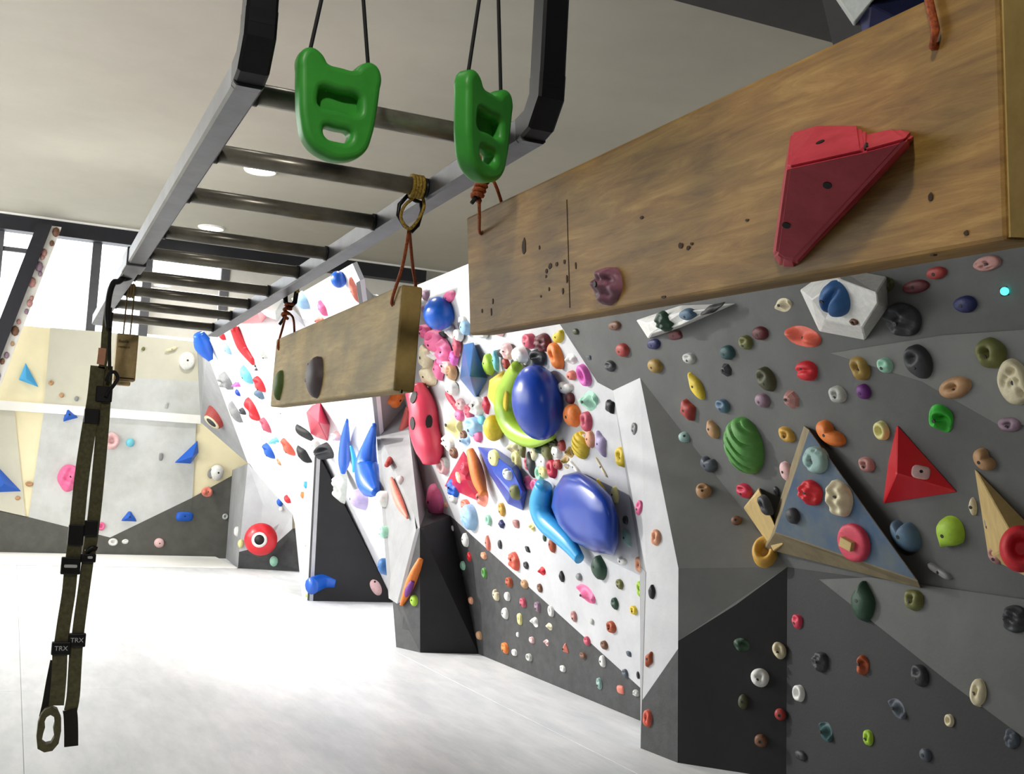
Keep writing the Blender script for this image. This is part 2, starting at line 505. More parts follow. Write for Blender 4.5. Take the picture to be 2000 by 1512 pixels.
# --- near wall A
N0, N1, N2 = V((4.0, 6.06, 0)), onx(1325, 1110, 4.0), A_(1250, 738)
M0, M1, M2 = V((3.965, 6.45, 0)), onx(1262, 1118, 3.97), B_(1197, 763)
Q0, F0 = V((XA, 5.55, 0)), V((XA, 5.6, ZF))
S1 = A_(1483, 937)
c1, c2 = A_(1103, 648), A_(1167, 747)
tl = A_(1052, 570)
YE = 1.2
facet('near_low', [V((XA, YE, 0)), Q0, F0, V((XA, YE, ZF))], M['darknear'])
gp = lambda x, y: onx(x, y, XA - .012)
facet('near_low', [gp(1600, 1132), gp(1850, 1330), gp(2160, 1560), V((XA - .012, YE, .9)), V((XA - .012, YE, ZF - .004)), gp(1700, 1128)], M['midgrey'], .01)
facet('near', [F0, S1, A_(1800, 760), a_at(3.0, 1.9), a_at(YE, 1.75), a_at(YE, ZF)], M['midgrey'])
facet('near', [S1, N2, M2, c2, c1, tl, a_at(6.2, TOP), a_at(YE, TOP), a_at(YE, 1.75), a_at(3.0, 1.9), A_(1800, 760)], M['midgrey'])
ext = A_(1630, 100)
facet('near', [a_at(ext.y, TOP - .01), a_at(ext.y, 4.75), a_at(YE, 4.75), a_at(YE, TOP - .01)], M['soffit'])
# paler painted shapes on the near wall
ap = lambda x, y: onlean(x, y, XA - .008, ZF, KA)
facet('near', [ap(1622, 690), ap(1760, 668), ap(1842, 655), ap(2060, 640), ap(2060, 830), ap(1950, 830), ap(1800, 745)], M['nearpale'], .006)
# --- first fin
facet('fin', [M1, N1, N2, M2], M['pale'], .008)
pn = lambda x, y: onx(x, y, 3.985)
L0, R0 = M0.lerp(M1, .27), N0.lerp(N1, .58)
facet('fin', [L0, R0, N1, M1], M['pale'], .008)
facet('fin', [M0, N0, R0, L0], M['dark'], .008)
facet('fin_side', [N0, Q0, F0, V((4.24, 5.83, 1.02)), N0.lerp(N1, .62)], M['darknear'])
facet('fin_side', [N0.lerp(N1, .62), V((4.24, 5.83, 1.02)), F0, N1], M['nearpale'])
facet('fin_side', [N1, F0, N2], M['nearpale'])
facet('fin_side', [F0, S1, N2], M['midgrey'])
facet('fin_back', [M0, M1, b_at(7.0, 1.16), b_at(7.0, 0)], M['grey'], .003)
facet('fin_back', [M1, M2, b_at(7.0, 1.16)], M['grey'], .003)

# --- middle wall B
P0, P1 = B_(880, 1008), B_(1252, 1345)
bl = [B_(835, 990), B_(793, 790), B_(727, 575)]
facet('mid', [P1, b_at(6.9, .6), b_at(7.0, 1.16), M2, c2, c1, tl, b_at(8.6, TOP), b_at(bl[2].y, TOP + .02), bl[2], bl[1], bl[0], P0], M['pale'])
facet('mid_low', [P0, V((XB - .02, 10.3, 0)), V((XB, 6.9, 0)), b_at(6.9, .3), P1], M['dark'])
# --- second fin
a0, b0 = V((3.7, 10.8, 0)), V((3.83, 10.44, 0))
a1, a2, a3 = C_(742, 850), C_(735, 780), C_(703, 548)
b1 = ony(820, 1031, 10.5)
ae = onx(772, 1172, 3.72); am = a0.lerp(a1, .22)
facet('fin2', [am, ony(783, 1176, 10.72), b1, bl[0], bl[1], bl[2], a3, a2, a1], M['grey'])
facet('fin2_low', [a0, b0, b1, ony(783, 1176, 10.72), am], M['dark'])
facet('fin2_side', [b0, V((XB - .02, 10.3, 0)), P0, bl[0], b1], M['darknear'])  # side turned from the light: its shade is put into the black colour
# --- overhang C
k1, k2 = C_(640, 940), C_(622, 880)
facet('over', [V((XC, 14.63, 0)), V((XC, 11.5, 0)), am, a1, a2, a3, c_at(a3.y, TOP), c_at(13.0, TOP), C_(597, 640), k2, k1], M['white'])
# --- third fin
e0, e1 = V((3.8, 14.8, 0)), ony(619, 882, 14.75)
h0, h1 = V((3.785, 15.15, 0)), D_(572, 985)
facet('fin3_side', [e0, V((XC, 14.66, 0)), k1, k2, e1], M['darknear'])  # niche under the overhang: shadow painted in as black
facet('fin3', [h0, e0, e1, h1], M['pale'])
# --- far overhang D
q1, q2, q3 = D_(571, 1004), D_(484, 905), D_(404, 690)
facet('far', [V((XD, 19.4, 0)), V((XD, 16, 0)), h1, e1, k2, C_(597, 640), d_at(12.9, TOP), d_at(17.4, TOP), q3, q2, q1], M['white'])
# --- fourth fin
r0 = V((3.74, 19.66, 0))
facet('fin4', [ony(467, 1078, 19.6), ony(541, 1060, 19.4), ony(571, 1033, 19.2), ony(571, 1004, 19.2), ony(484, 905, 19.6)], M['pale'])
facet('fin4', [r0, V((4.87, 19.1, 0)), ony(590, 1030, 19.2), ony(571, 1033, 19.2), ony(541, 1060, 19.4), ony(467, 1078, 19.6)], M['dark'])
facet('fin4', [q3, q2, ony(470, 870, 20.4), ony(392, 825, 21.0), ony(384, 668, 20.6)], M['grey'])
facet('fin4_back', [r0, ony(467, 1078, 19.6), q2, V((3.9, 21.8, 1.7)), V((3.9, 21.8, 0))], M['grey'])

# back-wall facet for placing holds there
FACETS.append(('back', [V((X_L, Y_BACK - .035, 0)), V((4.0, Y_BACK - .035, 0)), V((4.0, Y_BACK - .035, 4.1)), V((X_L, Y_BACK - .035, 4.1))]))
_vs, _ps, _zn = [], [], []
for z_, pts in FACETS:
    _ps.append(tuple(range(len(_vs), len(_vs) + len(pts)))); _vs += pts; _zn.append(z_)
# fan/ear tessellation so concave outlines hit correctly
from mathutils.geometry import tessellate_polygon
_tv, _tp, _tz = [], [], []
for (z_, pts) in FACETS:
    for t in tessellate_polygon([pts]):
        i0 = len(_tv); _tv += [pts[t[0]], pts[t[1]], pts[t[2]]]; _tp.append((i0, i0 + 1, i0 + 2)); _tz.append(z_)
BVH = BVHTree.FromPolygons(_tv, _tp)
def hit(px, py):
    d = ray(px, py).normalized()
    p, n, i, dist = BVH.ray_cast(CAM, d)
    if p is None:
        return None
    if n.dot(d) > 0:
        n = -n
    return p, n, _tz[i], d
def lifted(px, py, lift):
    """point on the pixel's ray that stands `lift` proud of the wall"""
    h_ = hit(px, py)
    if h_ is None:
        print('LIFT MISS', px, py)
        d = ray(px, py).normalized(); return CAM + d * 8
    p, n, z, d = h_
    return p + d * (lift / d.dot(n))

# ------------------------------------------------------------------ lamps
def disc_lamp(x, y, z, r, power, lab, grp):
    t = empty('ceiling_downlight', (x, y, z)); tag(t, lab, 'lamp', grp)
    k = 24
    ring = [(r * c_, z_) for c_, z_ in ((.86, -.002), (.9, -.03), (1.0, -.03), (1.06, 0))]
    v = [(a * math.cos(2 * math.pi * i / k), a * math.sin(2 * math.pi * i / k), b) for a, b in ring for i in range(k)]
    f = [(j * k + i, j * k + (i + 1) % k, (j + 1) * k + (i + 1) % k, (j + 1) * k + i) for j in range(3) for i in range(k)]
    mesh_obj('trim_ring', v, f, M['lampring'], t, True)
    v = [(.88 * r * math.cos(2 * math.pi * i / k), .88 * r * math.sin(2 * math.pi * i / k), b) for b in (-.02, -.002) for i in range(k)]
    f = [tuple(range(k))[::-1], tuple(range(k, 2 * k))] + [(i, (i + 1) % k, (i + 1) % k + k, i + k) for i in range(k)]
    mesh_obj('diffuser', v, f, M['lamp'], t)
    l = bpy.data.lights.new('downlight_beam', 'SPOT')
    l.energy, l.spot_size, l.spot_blend, l.shadow_soft_size, l.color = power, math.radians(150), .9, r * .8, (1, .97, .92)
    lo = bpy.data.objects.new('downlight_beam', l); C.objects.link(lo); lo.parent = t; lo.location = (0, 0, -.06)
labs = ['round recessed downlight glowing between the second and third ladder rungs', 'round recessed downlight glowing in front of the back beam, the farthest one',
        'round recessed downlight in the ceiling behind the left green ring']
for i, (x, y) in enumerate(DOWN):
    disc_lamp(x, y, H_CEIL, .23, DOWN_POWER, labs[i] if i < 3 else 'added unseen round downlight outside the left picture edge, %s' % ('nearest', 'middle', 'farthest')[i - 3], 'recessed downlights in the ceiling')
for nd_i, (x, y) in enumerate(NEAR_FILL):
    disc_lamp(x, y, 5.98, .14, NEAR_POWER, 'small added fill downlight in the dark soffit, ' + ('left of the ladder',)[nd_i], 'added fill downlights in the soffit')
pt = empty('fill_lamp', FILL_POS); tag(pt, 'added unseen fill lamp hanging over the viewer', 'lamp')
_k = 20
_L = [(.03, .2), (.08, .17), (.17, .05), (.2, 0), (.195, 0), (.16, .05), (.07, .16)]
mesh_obj('lamp_shade', [(a * math.cos(2 * math.pi * i / _k), a * math.sin(2 * math.pi * i / _k), b) for a, b in _L for i in range(_k)],
         [(j * _k + i, j * _k + (i + 1) % _k, (j + 1) * _k + (i + 1) % _k, (j + 1) * _k + i) for j in range(len(_L) - 1) for i in range(_k)], M['lampring'], pt, True)
tube('cable', [(0, 0, .19), (0, 0, 5.98 - FILL_POS[2])], .006, M['blackcord'], pt, smooth=False)
mesh_obj('bulb', [(.06 * math.sin(math.pi * j / 8) * math.cos(2 * math.pi * i / 12), .06 * math.sin(math.pi * j / 8) * math.sin(2 * math.pi * i / 12), .09 + .06 * math.cos(math.pi * j / 8)) for j in range(9) for i in range(12)],
         [(j * 12 + i, j * 12 + (i + 1) % 12, (j + 1) * 12 + (i + 1) % 12, (j + 1) * 12 + i) for j in range(8) for i in range(12)], M['lamp'], pt, True)
_l = bpy.data.lights.new('fill_beam', 'SPOT')
_l.energy, _l.spot_size, _l.spot_blend, _l.shadow_soft_size, _l.color = FILL_POWER, math.radians(92), .7, .12, (1, .95, .86)
_lo = bpy.data.objects.new('fill_beam', _l); C.objects.link(_lo); _lo.parent = pt; _lo.location = (0, 0, -.01)
_lo.rotation_euler = V((1.35, 1.9, -1.8)).to_track_quat('-Z', 'Y').to_euler()
for i, (loc, tgt, pw, cone) in enumerate(FLOODS):
    t = empty('floodlight', loc); tag(t, 'black floodlight on a rod aimed at the ' + ('middle wall', 'white overhangs')[i], 'lamp', 'floodlights aimed at the climbing wall')
    d = (V(tgt) - V(loc)).normalized()
    q = d.to_track_quat('-Z', 'Y').to_matrix().to_4x4()
    hb = box('housing', (-.2, -.14, .03), (.2, .14, .16), M['post'], t, .015); hb.matrix_local = q
    lens = box('lens', (-.18, -.12, .02), (.18, .12, .029), M['lamp'], t); lens.matrix_local = q
    tube('rod', [(0, 0, .1), (0, 0, H_CEIL - loc[2])], .012, M['post'], t, smooth=False)
    flood('floodlight_beam', V(loc) + d * .03, tgt, pw, cone)

# ------------------------------------------------------------------ ladder (monkey bars)
lad = empty('monkey_bar_ladder', (.69, 2.1, 2.5)); tag(lad, 'grey steel monkey bar ladder hanging from two black posts', 'ladder')
LX, RX, ZL = .37, 1.005, 2.5
sq = lambda s, b=.006: [(-s, -s + b), (-s + b, -s), (s - b, -s), (s, -s + b), (s, s - b), (s - b, s), (-s + b, s), (-s, s - b)]
base = V((.69, 2.1, 2.5))
for x in (LX, RX):
    sweep('side_rail', [V((x, 2.2, ZL)) - base, V((x, 6.55, ZL)) - base], sq(.031), M['steel'], lad, False)
    sweep('post', [V((x, 2.14, 5.98)) - base, V((x, 2.14, ZL + .07)) - base], sq(.031), M['post'], lad, False)
    sweep('elbow', [V((x, 2.14, ZL + .10)) - base, V((x, 2.14, ZL + .055)) - base, V((x, 2.175, ZL + .012)) - base, V((x, 2.23, ZL)) - base], sq(.0318), M['post'], lad, False)
    box('end_cap', V((x - .026, 6.548, ZL - .026)) - base, V((x + .026, 6.565, ZL + .026)) - base, M['post'], lad)
RY = [2.32, 2.82, 3.30, 3.88, 4.32, 4.87, 5.32, 5.80, 6.36]
for y in RY:
    tube('rung', [V((LX + .02, y, ZL)) - base, V((RX - .02, y, ZL)) - base], .0235, M['rung'], lad, 14, smooth=False)
    for x in (LX + .034, RX - .034):
        tube('weld_collar', [V((x - .006, y, ZL)) - base, V((x + .006, y, ZL)) - base], .027, M['post'], lad, 14, smooth=False)
box('crossbar', V((LX, 2.115, 2.985)) - base, V((RX, 2.165, 3.03)) - base, M['post'], lad)
# sleeve where the two lengths of the left rail meet
box('rail_sleeve', V((LX - .038, 4.42, ZL - .038)) - base, V((LX + .038, 4.62, ZL + .036)) - base, M['steel'], lad, .006)

# ------------------------------------------------------------------ hanging planks
def plank(name, pos, yaw, pitch, roll, L, T, Hh, mat, label):
    """origin at the near end, front face on x = 0"""
    t = empty(name)
    rz, rx, ry = Matrix.Rotation(yaw, 4, 'Z'), Matrix.Rotation(pitch, 4, 'X'), Matrix.Rotation(roll, 4, 'Y')
    t.matrix_world = Matrix.Translation(pos) @ rz @ rx @ ry
    tag(t, label, 'plank')
    box('board', (0, 0, -Hh / 2), (T, L, Hh / 2), mat, t, .006)
    e = box('end_grain', (.004, -.0015, -Hh / 2 + .004), (T - .004, .002, Hh / 2 - .004), M['endgrain'], t)
    return t, t.matrix_world.copy()
D2 = math.radians
BP, BPM = plank('hanging_plank', (.943, .847, 2.14), D2(-2.34), D2(2.69), D2(-6.07), 1.73, .07, .3, M['wood'],
                'long thick wooden plank in the foreground with a large pink triangular hold')
MP, MPM = plank('hanging_plank', (.951, 2.924, 2.094), D2(-1.9), D2(1.28), D2(.89), 1.93, .062, .3, M['wood2'],
                'shorter-looking middle wooden plank hanging under the ladder with a purple-grey hold')
def plank_hit(mat, px, py):
    inv = mat.inverted()
    o, d = inv @ CAM, (inv.to_3x3() @ ray(px, py))
    s = -o.x / d.x
    p = o + d * s
    return p                                   # local point on the front face (x = 0)
# knots, nail holes and a seam on the near plank
def plank_mark(t, mat, px, py, w, h, name='knot'):
    p = plank_hit(mat, px, py)
    s = (mat @ p - CAM).length / F_PX
    w, h = w * s * 1.5, h * s
    k = 10
    rn = random.Random(px)
    v = [(-.0015, p.y + w / 2 * math.cos(2 * math.pi * i / k) * rn.uniform(.7, 1.1), p.z + h / 2 * math.sin(2 * math.pi * i / k) * rn.uniform(.7, 1.1)) for i in range(k)]
    v += [(.004, a[1], a[2]) for a in v]
    f = [tuple(range(k))] + [(i, i + k, (i + 1) % k + k, (i + 1) % k) for i in range(k)]
    fix_normals(mesh_obj(name, v, f, M['knot'], t))
for px, py, w, h in [(1024, 482, 13, 34), (1054, 484, 5, 9), (1330, 480, 12, 12), (1345, 484, 10, 9), (1352, 476, 8, 6), (1254, 425, 10, 7), (1075, 520, 12, 12), (1088, 516, 9, 10), (1068, 530, 8, 9),
                     (1103, 511, 6, 10), (1067, 540, 5, 7), (1108, 545, 5, 16), (1073, 565, 4, 8), (1100, 568, 5, 14), (1125, 519, 4, 14), (1057, 579, 5, 6), (963, 588, 4, 12), (960, 610, 4, 16), (942, 608, 5, 9),
                     (1297, 580, 14, 5), (1818, 385, 8, 16), (1888, 455, 8, 10), (1822, 498, 8, 5), (1460, 430, 8, 5)]:
    plank_mark(BP, BPM, px, py, w, h)
seam_p = plank_hit(BPM, 1111, 520)
box('saw_line', (-.001, seam_p.y - .0012, -.13), (.004, seam_p.y + .0012, .09), M['knot'], BP)
for px, py in [(770, 593), (545, 680), (783, 765)]:
    plank_mark(MP, MPM, px, py, 6, 8, 'cord_hole')
plank_mark(BP, BPM, 942, 455, 8, 8, 'cord_hole'); plank_mark(BP, BPM, 1826, 95, 10, 8, 'cord_hole')

# cords that carry the planks
def W(mat, p): return mat @ V(p)
def cord(name, pts, r, mat, label, extra=None, sm=True):
    t = empty(name, pts[0]); tag(t, label, 'cord')
    tube('cord_strand', [V(p) - V(pts[0]) for p in pts], r, mat, t, 7, smooth=sm)
    for e in (extra or []):
        tube('cord_strand', [V(p) - V(pts[0]) for p in e], r, mat, t, 7, smooth=sm)
    return t
def coil(t, base, center, axis_pts, r, turns, mat, name='knot', R=.016):
    """wrapped knot along a short axis"""
    a, b = V(axis_pts[0]), V(axis_pts[1])
    ax = (b - a); n = int(turns * 8)
    x = ax.cross(V((0, 1, .2))).normalized(); y = ax.cross(x).normalized()
    pts = [a + ax * (i / n) + x * R * math.cos(2 * math.pi * i / 8) + y * R * math.sin(2 * math.pi * i / 8) - V(base) for i in range(n + 1)]
    tube(name, pts, r, mat, t, 6, n=2)
# far end of the near plank -> first rung
h = plank_hit(BPM, 942, 455); hw = W(BPM, (h.x - .006, h.y, h.z)); hb = W(BPM, (.075, h.y, h.z)); ht = W(BPM, (.035, h.y - .05, .155))
up_ = V((.93, 2.36, 2.5))
t = cord('orange_rope', [up_ + V((0, -.03, 0)), up_ + V((.0, -.035, -.04)), ony(936, 380, 2.33), ony(936, 420, 2.34), hw, W(BPM, (.02, h.y, h.z))], .0042, M['orangecord'],
         'orange cord tying the far end of the near plank to the first rung',
         [[up_ + V((.0, .03, -.01)), ony(962, 350, 2.36), ht, hb]])
pk = ony(938, 366, 2.32)
coil(t, up_ + V((0, -.03, 0)), pk, (ony(944, 352, 2.32), ony(930, 388, 2.32)), .0058, 4, M['orangecord'], 'knot', .011)
tube('cord_tail', [ony(930, 385, 2.32) - up_ + V((0, .03, 0)), ony(921, 397, 2.32) - up_ + V((0, .03, 0))], .005, M['blackcord'], t, 7, smooth=False)
tube('loop', [V((0, .03 + .032 * math.cos(a), .032 * math.sin(a))) for a in [i * math.pi / 6 for i in range(12)]], .006, M['blackcord'], t, 7, closed=True)
# near end of the near plank -> soffit
h = plank_hit(BPM, 1826, 95); hw = W(BPM, (-.006, h.y, h.z))
cord('orange_rope', [V((hw.x + .06, hw.y, 5.98)), W(BPM, (-.009, h.y + .004, .17)), W(BPM, plank_hit(BPM, 1838, 60) + V((-.008, 0, 0))), W(BPM, plank_hit(BPM, 1829, 90) + V((-.006, 0, 0))), W(BPM, (.03, h.y, h.z))], .0052, M['orangecord'],
     'thick orange cord holding the near end of the near plank', [[V((hw.x + .08, hw.y + .02, 5.98)), W(BPM, (.035, h.y, .155))]], False)
# near end of the middle plank: carabiner on the second rung
cb = V((.955, 2.82, 2.5))
h = plank_hit(MPM, 768, 592); hw = W(MPM, (-.005, h.y, h.z))
ptc = ony(799, 448, 2.84)
t = cord('knotted_rope', [ptc, ony(786, 520, 2.9), hw, W(MPM, (.03, h.y, h.z))], .005, M['orangecord'], 'brown cord holding the near end of the middle plank below a carabiner',
         [[ptc, ony(806, 520, 2.95), ony(812, 560, 3.02), W(MPM, (.066, h.y, h.z))]])
rel = lambda p: V(p) - ptc
tube('carabiner', [rel(ony(x, y, 2.84)) for x, y in ((812, 392), (795, 383), (780, 400), (777, 420), (790, 441), (805, 452), (816, 440), (824, 412), (822, 395))], .0062, M['carabiner'], t, 8, closed=True)
tube('cord_loop', [rel(ony(x, y, 2.83)) for x, y in ((815, 362), (808, 385), (790, 402), (783, 425), (797, 447), (812, 436), (828, 405), (824, 380), (822, 358))], .0046, M['yellowcord'], t, 7)
for k in range(4):
    xx = .93 + k * .009
    tube('cord_wrap', [rel(V((xx, 2.82 + .029 * math.cos(a), 2.5 + .029 * math.sin(a)))) for a in [i * math.pi / 6 for i in range(12)]], .0052, M['yellowcord'], t, 6, closed=True)
# far end of the middle plank: sling on the sixth rung
cb = V((.955, 4.87, 2.5))
h = plank_hit(MPM, 545, 680); hw = W(MPM, (-.005, h.y, h.z))
ptc = ony(560, 610, 4.85)
t = cord('knotted_rope', [ptc, ony(552, 640, 4.8), hw, W(MPM, (.03, h.y, h.z))], .0052, M['orangecord'], 'rust coloured cord with a black sling at the far end of the middle plank',
         [[ptc, ony(572, 620, 4.84), ony(575, 650, 4.82), W(MPM, (.066, h.y, h.z))]])
rel = lambda p: V(p) - ptc
tube('sling', [rel(ony(x, y, 4.86)) for x, y in ((560, 540), (556, 560), (558, 590), (566, 602), (576, 590), (580, 565), (572, 545))], .011, M['blackcord'], t, 8, closed=True)
tube('cord_loop', [rel(ony(x, y, 4.84)) for x, y in ((566, 520), (572, 545), (578, 560), (583, 572))], .0075, M['yellowcord'], t, 7)
coil(t, ptc, None, (ony(566, 592, 4.84), ony(556, 620, 4.84)), .0075, 3, M['orangecord'], 'knot', .014)
tube('cord_tail', [rel(ony(556, 620, 4.84)), rel(ony(546, 634, 4.84))], .007, M['blackcord'], t, 7, smooth=False)

# ------------------------------------------------------------------ green training rings
def ring_hold(center, yaw, label, tilt=0):
    t = empty('rock_ring', center, (0, tilt, yaw)); tag(t, label, 'training ring', 'green rock rings hanging in front of the ladder')
    cu = bpy.data.curves.new('ring_outline', 'CURVE')
    cu.dimensions = '2D'; cu.fill_mode = 'BOTH'; cu.extrude = .009; cu.bevel_depth = .013; cu.bevel_resolution = 4; cu.resolution_u = 8
    def spline(pts):
        s = cu.splines.new('BEZIER'); s.bezier_points.add(len(pts) - 1); s.use_cyclic_u = True
        for bp, p in zip(s.bezier_points, pts):
            bp.co = (p[0], p[1], 0); bp.handle_left_type = bp.handle_right_type = 'AUTO'
    body = [(-.066, .088), (-.052, .084), (-.036, .066), (0, .062), (.036, .066), (.052, .084), (.066, .088), (.075, .076), (.074, .05), (.070, 0), (.064, -.045), (.05, -.082), (.018, -.1), (-.018, -.1),
            (-.05, -.082), (-.064, -.045), (-.070, 0), (-.074, .05), (-.075, .076)]
    spline(body)
    spline([(-.048, .034), (0, .038), (.048, .034), (.058, .01), (.05, -.022), (0, -.026), (-.05, -.022), (-.058, .01)])
    spline([(0, -.038), (.034, -.042), (.042, -.06), (.03, -.084), (0, -.09), (-.03, -.084), (-.042, -.06), (-.034, -.042)])
    co = bpy.data.objects.new('ring_tmp', cu); C.objects.link(co)
    dg = bpy.context.evaluated_depsgraph_get()
    me = bpy.data.meshes.new_from_object(co.evaluated_get(dg))
    bpy.data.objects.remove(co, do_unlink=True)
    me.transform(Matrix.Rotation(math.pi / 2, 4, 'X'))
    me.materials.clear(); me.materials.append(M['ringgreen'])
    for p in me.polygons: p.use_smooth = True
    b = bpy.data.objects.new('ring_body', me); C.objects.link(b); b.parent = t
    box('pocket_floor', (-.05, .004, -.022), (.05, .012, .028), M['ringgreen'], t)
    for s in (-1, 1):
        # cord exit notch in the side of each horn
        v = [(s * (.083 if j else .07), .009 * math.cos(2 * math.pi * i / 10), .05 + .011 * math.sin(2 * math.pi * i / 10)) for j in (0, 1) for i in range(10)]
        f = [tuple(range(10, 20))] + [(i, (i + 1) % 10, (i + 1) % 10 + 10, i + 10) for i in range(10)]
        fix_normals(mesh_obj('cord_exit', v, f, M['holehole'], t))
        tube('cord', [(s * .066, 0, .07), (s * .062, 0, .105), (s * .03, 0, .32), (s * .008, 0, .5)], .0042, M['blackcord'], t, 7, smooth=False)
    return t
ring_hold(ony(657, 203, 2.13) + V((0, 0, -.004)), D2(7), 'green resin rock ring seen from the front, hanging before the first rung')
ring_hold(ony(942, 250, 2.10), D2(34), 'green resin rock ring turned sideways, hanging above the near plank end')

# ------------------------------------------------------------------ small hanging board at the far end of the ladder
YB = 5.32
def bpx(x, y, yy=YB): return ony(x, y, yy)
hbd = empty('hanging_board', bpx(247, 750)); tag(hbd, 'small pale wooden fingerboard hanging by two thin cords at the far end of the ladder', 'fingerboard')
o0 = bpx(247, 750)
bl_, tr_ = bpx(221, 742) - o0, bpx(271, 655) - o0
box('board', (bl_.x, -.012, bl_.z), (tr_.x, .06, tr_.z), M['boardwood'], hbd, .006)
box('lower_edge', (bl_.x, -.016, bl_.z - .022), (tr_.x - .02, .035, bl_.z - .004), M['boardwood'], hbd, .004)
box('slot', (bl_.x + .01, -.0135, bl_.z + .008), (tr_.x - .006, 0, bl_.z + .014), M['knot'], hbd)
for sx in (.3, .62):
    xx = bl_.x + (tr_.x - bl_.x) * sx
    tube('cord', [(xx, .02, tr_.z - .005), (xx + .003, .01, 2.5 - o0.z + .03)], .0035, M['tancord'], hbd, 6, smooth=False)
for k in range(3):
    tube('cord_wrap', [(bl_.x + .03 + .012 * k, YB - o0.y + .03 * math.cos(a), 2.5 - o0.z + .03 * math.sin(a)) for a in [i * math.pi / 6 for i in range(12)]], .006, M['tancord'], hbd, 6, closed=True)
def text_mesh(name, body, size, mat, parent, loc, rot, ext=.0006):
    cu = bpy.data.curves.new(name, 'FONT'); cu.body = body; cu.size = size; cu.extrude = ext
    co = bpy.data.objects.new(name, cu); C.objects.link(co)
    dg = bpy.context.evaluated_depsgraph_get()
    me = bpy.data.meshes.new_from_object(co.evaluated_get(dg))
    bpy.data.objects.remove(co, do_unlink=True)
    me.materials.clear(); me.materials.append(mat)
    o = bpy.data.objects.new(name, me); C.objects.link(o); o.parent = parent
    o.location = loc; o.rotation_euler = rot
    return o
text_mesh('lettering', 'Battle', .019, M['darkprint'], hbd, (bl_.x + .008, -.0135, tr_.z - .042), (math.pi / 2, 0, 0))
text_mesh('lettering', 'captains', .016, M['darkprint'], hbd, (bl_.x + .008, -.0135, tr_.z - .066), (math.pi / 2, 0, 0))

# ------------------------------------------------------------------ suspension straps
YS = 4.80
s0 = ony(110, 1460, YS)
st = empty('suspension_trainer', s0); tag(st, 'olive and black suspension straps with stirrup loops hanging from the left rail', 'strap')
sp = lambda x, y, dy=0: ony(x, y, YS + dy) - s0
def ribbon(name, pix, w, mat, dy=0, th=.004, tw=None):
    pts = [sp(x, y, dy) for x, y in pix]
    P = smooth_path(pts, 5)
    verts, faces = [], []
    for i, p in enumerate(P):
        tdir = (P[min(i + 1, len(P) - 1)] - P[max(i - 1, 0)]).normalized()
        side = tdir.cross(V((0, 1, 0))).normalized()
        for a, b in ((-w / 2, -th / 2), (w / 2, -th / 2), (w / 2, th / 2), (-w / 2, th / 2)):
            verts.append(p + side * a + V((0, b, 0)))
    n = len(P)
    for i in range(n - 1):
        for j in range(4):
            faces.append((i * 4 + j, i * 4 + (j + 1) % 4, (i + 1) * 4 + (j + 1) % 4, (i + 1) * 4 + j))
    faces += [(0, 1, 2, 3), tuple((n - 1) * 4 + j for j in (3, 2, 1, 0))]
    return fix_normals(mesh_obj(name, verts, faces, mat, st))
ribbon('upper_webbing', [(212, 600), (206, 650), (203, 700), (199, 720)], .03, M['strap'], 0)
ribbon('upper_webbing', [(218, 610), (214, 660), (214, 720)], .014, M['strapdark'], -.006)
ribbon('main_strap', [(191, 715), (184, 780), (175, 830), (160, 930), (150, 1030), (142, 1095)], .056, M['strap'], 0)
ribbon('main_strap', [(208, 715), (204, 780), (199, 850), (189, 960), (180, 1040), (173, 1085)], .05, M['strap'], .012)
tube('sling', [sp(x, y, -.03) for x, y in ((262, 516), (235, 548), (222, 552), (214, 575), (210, 610), (212, 640))], .012, M['blackcord'], st, 8)
tube('sling', [sp(x, y, -.02) for x, y in ((268, 508), (268, 524), (256, 540), (240, 545))], .012, M['blackcord'], st, 8)
tube('carabiner', [sp(x, y, -.02) for x, y in ((208, 745), (214, 730), (224, 727), (230, 738), (224, 750), (212, 765), (206, 775))], .0075, M['blackcord'], st, 8)
ribbon('orange_tab', [(200, 680), (198, 700), (196, 712)], .03, HM['peach'], -.008)
def strap_box(name, x, y, w, hgt, mat, dy=0, d=.03):
    p = sp(x, y, dy); s = YS * 1.1 / F_PX
    return box(name, (p.x - w * s / 2, p.y - d / 2, p.z - hgt * s / 2), (p.x + w * s / 2, p.y + d / 2, p.z + hgt * s / 2), mat, st, .004)
strap_box('keeper', 203, 770, 26, 26, M['buckle']); strap_box('keeper', 179, 813, 24, 24, M['buckle'])
strap_box('keeper', 148, 1045, 24, 34, M['buckle']); strap_box('keeper', 177, 1032, 22, 26, M['buckle'], .012)
b1_ = strap_box('cam_buckle', 138, 1105, 30, 28, M['buckle'], -.01)
strap_box('buckle_label', 138, 1106, 20, 5, M['print'], -.027, .002)
b2_ = strap_box('cam_buckle', 172, 1090, 24, 14, M['buckle'], .005)
strap_box('buckle_label', 176, 1089, 8, 4, M['print'], -.012, .002)
tube('buckle_lever', [sp(x, y, .0) for x, y in ((168, 1078), (180, 1070), (190, 1072))], .009, M['buckle'], st, 8)
ribbon('lower_strap', [(138, 1118), (134, 1160), (126, 1210), (119, 1258)], .052, M['strap'], 0)
ribbon('lower_strap', [(171, 1098), (164, 1150), (157, 1200), (152, 1240)], .046, M['strap'], .01)
strap_box('keeper', 119, 1266, 29, 21, M['buckle'], -.004); strap_box('keeper', 150, 1250, 27, 22, M['buckle'], .004)
for x, y, dy in ((119, 1266, -.022), (150, 1250, -.014)):
    p = sp(x, y, dy)
    text_mesh('lettering', 'TRX', .026, M['print'], st, (p.x - .024, p.y, p.z - .01), (math.pi / 2, 0, 0))
strap2 = M['strap']
ribbon('foot_strap', [(117, 1276), (116, 1310), (113, 1350), (110, 1378)], .056, M['strap'], -.004)
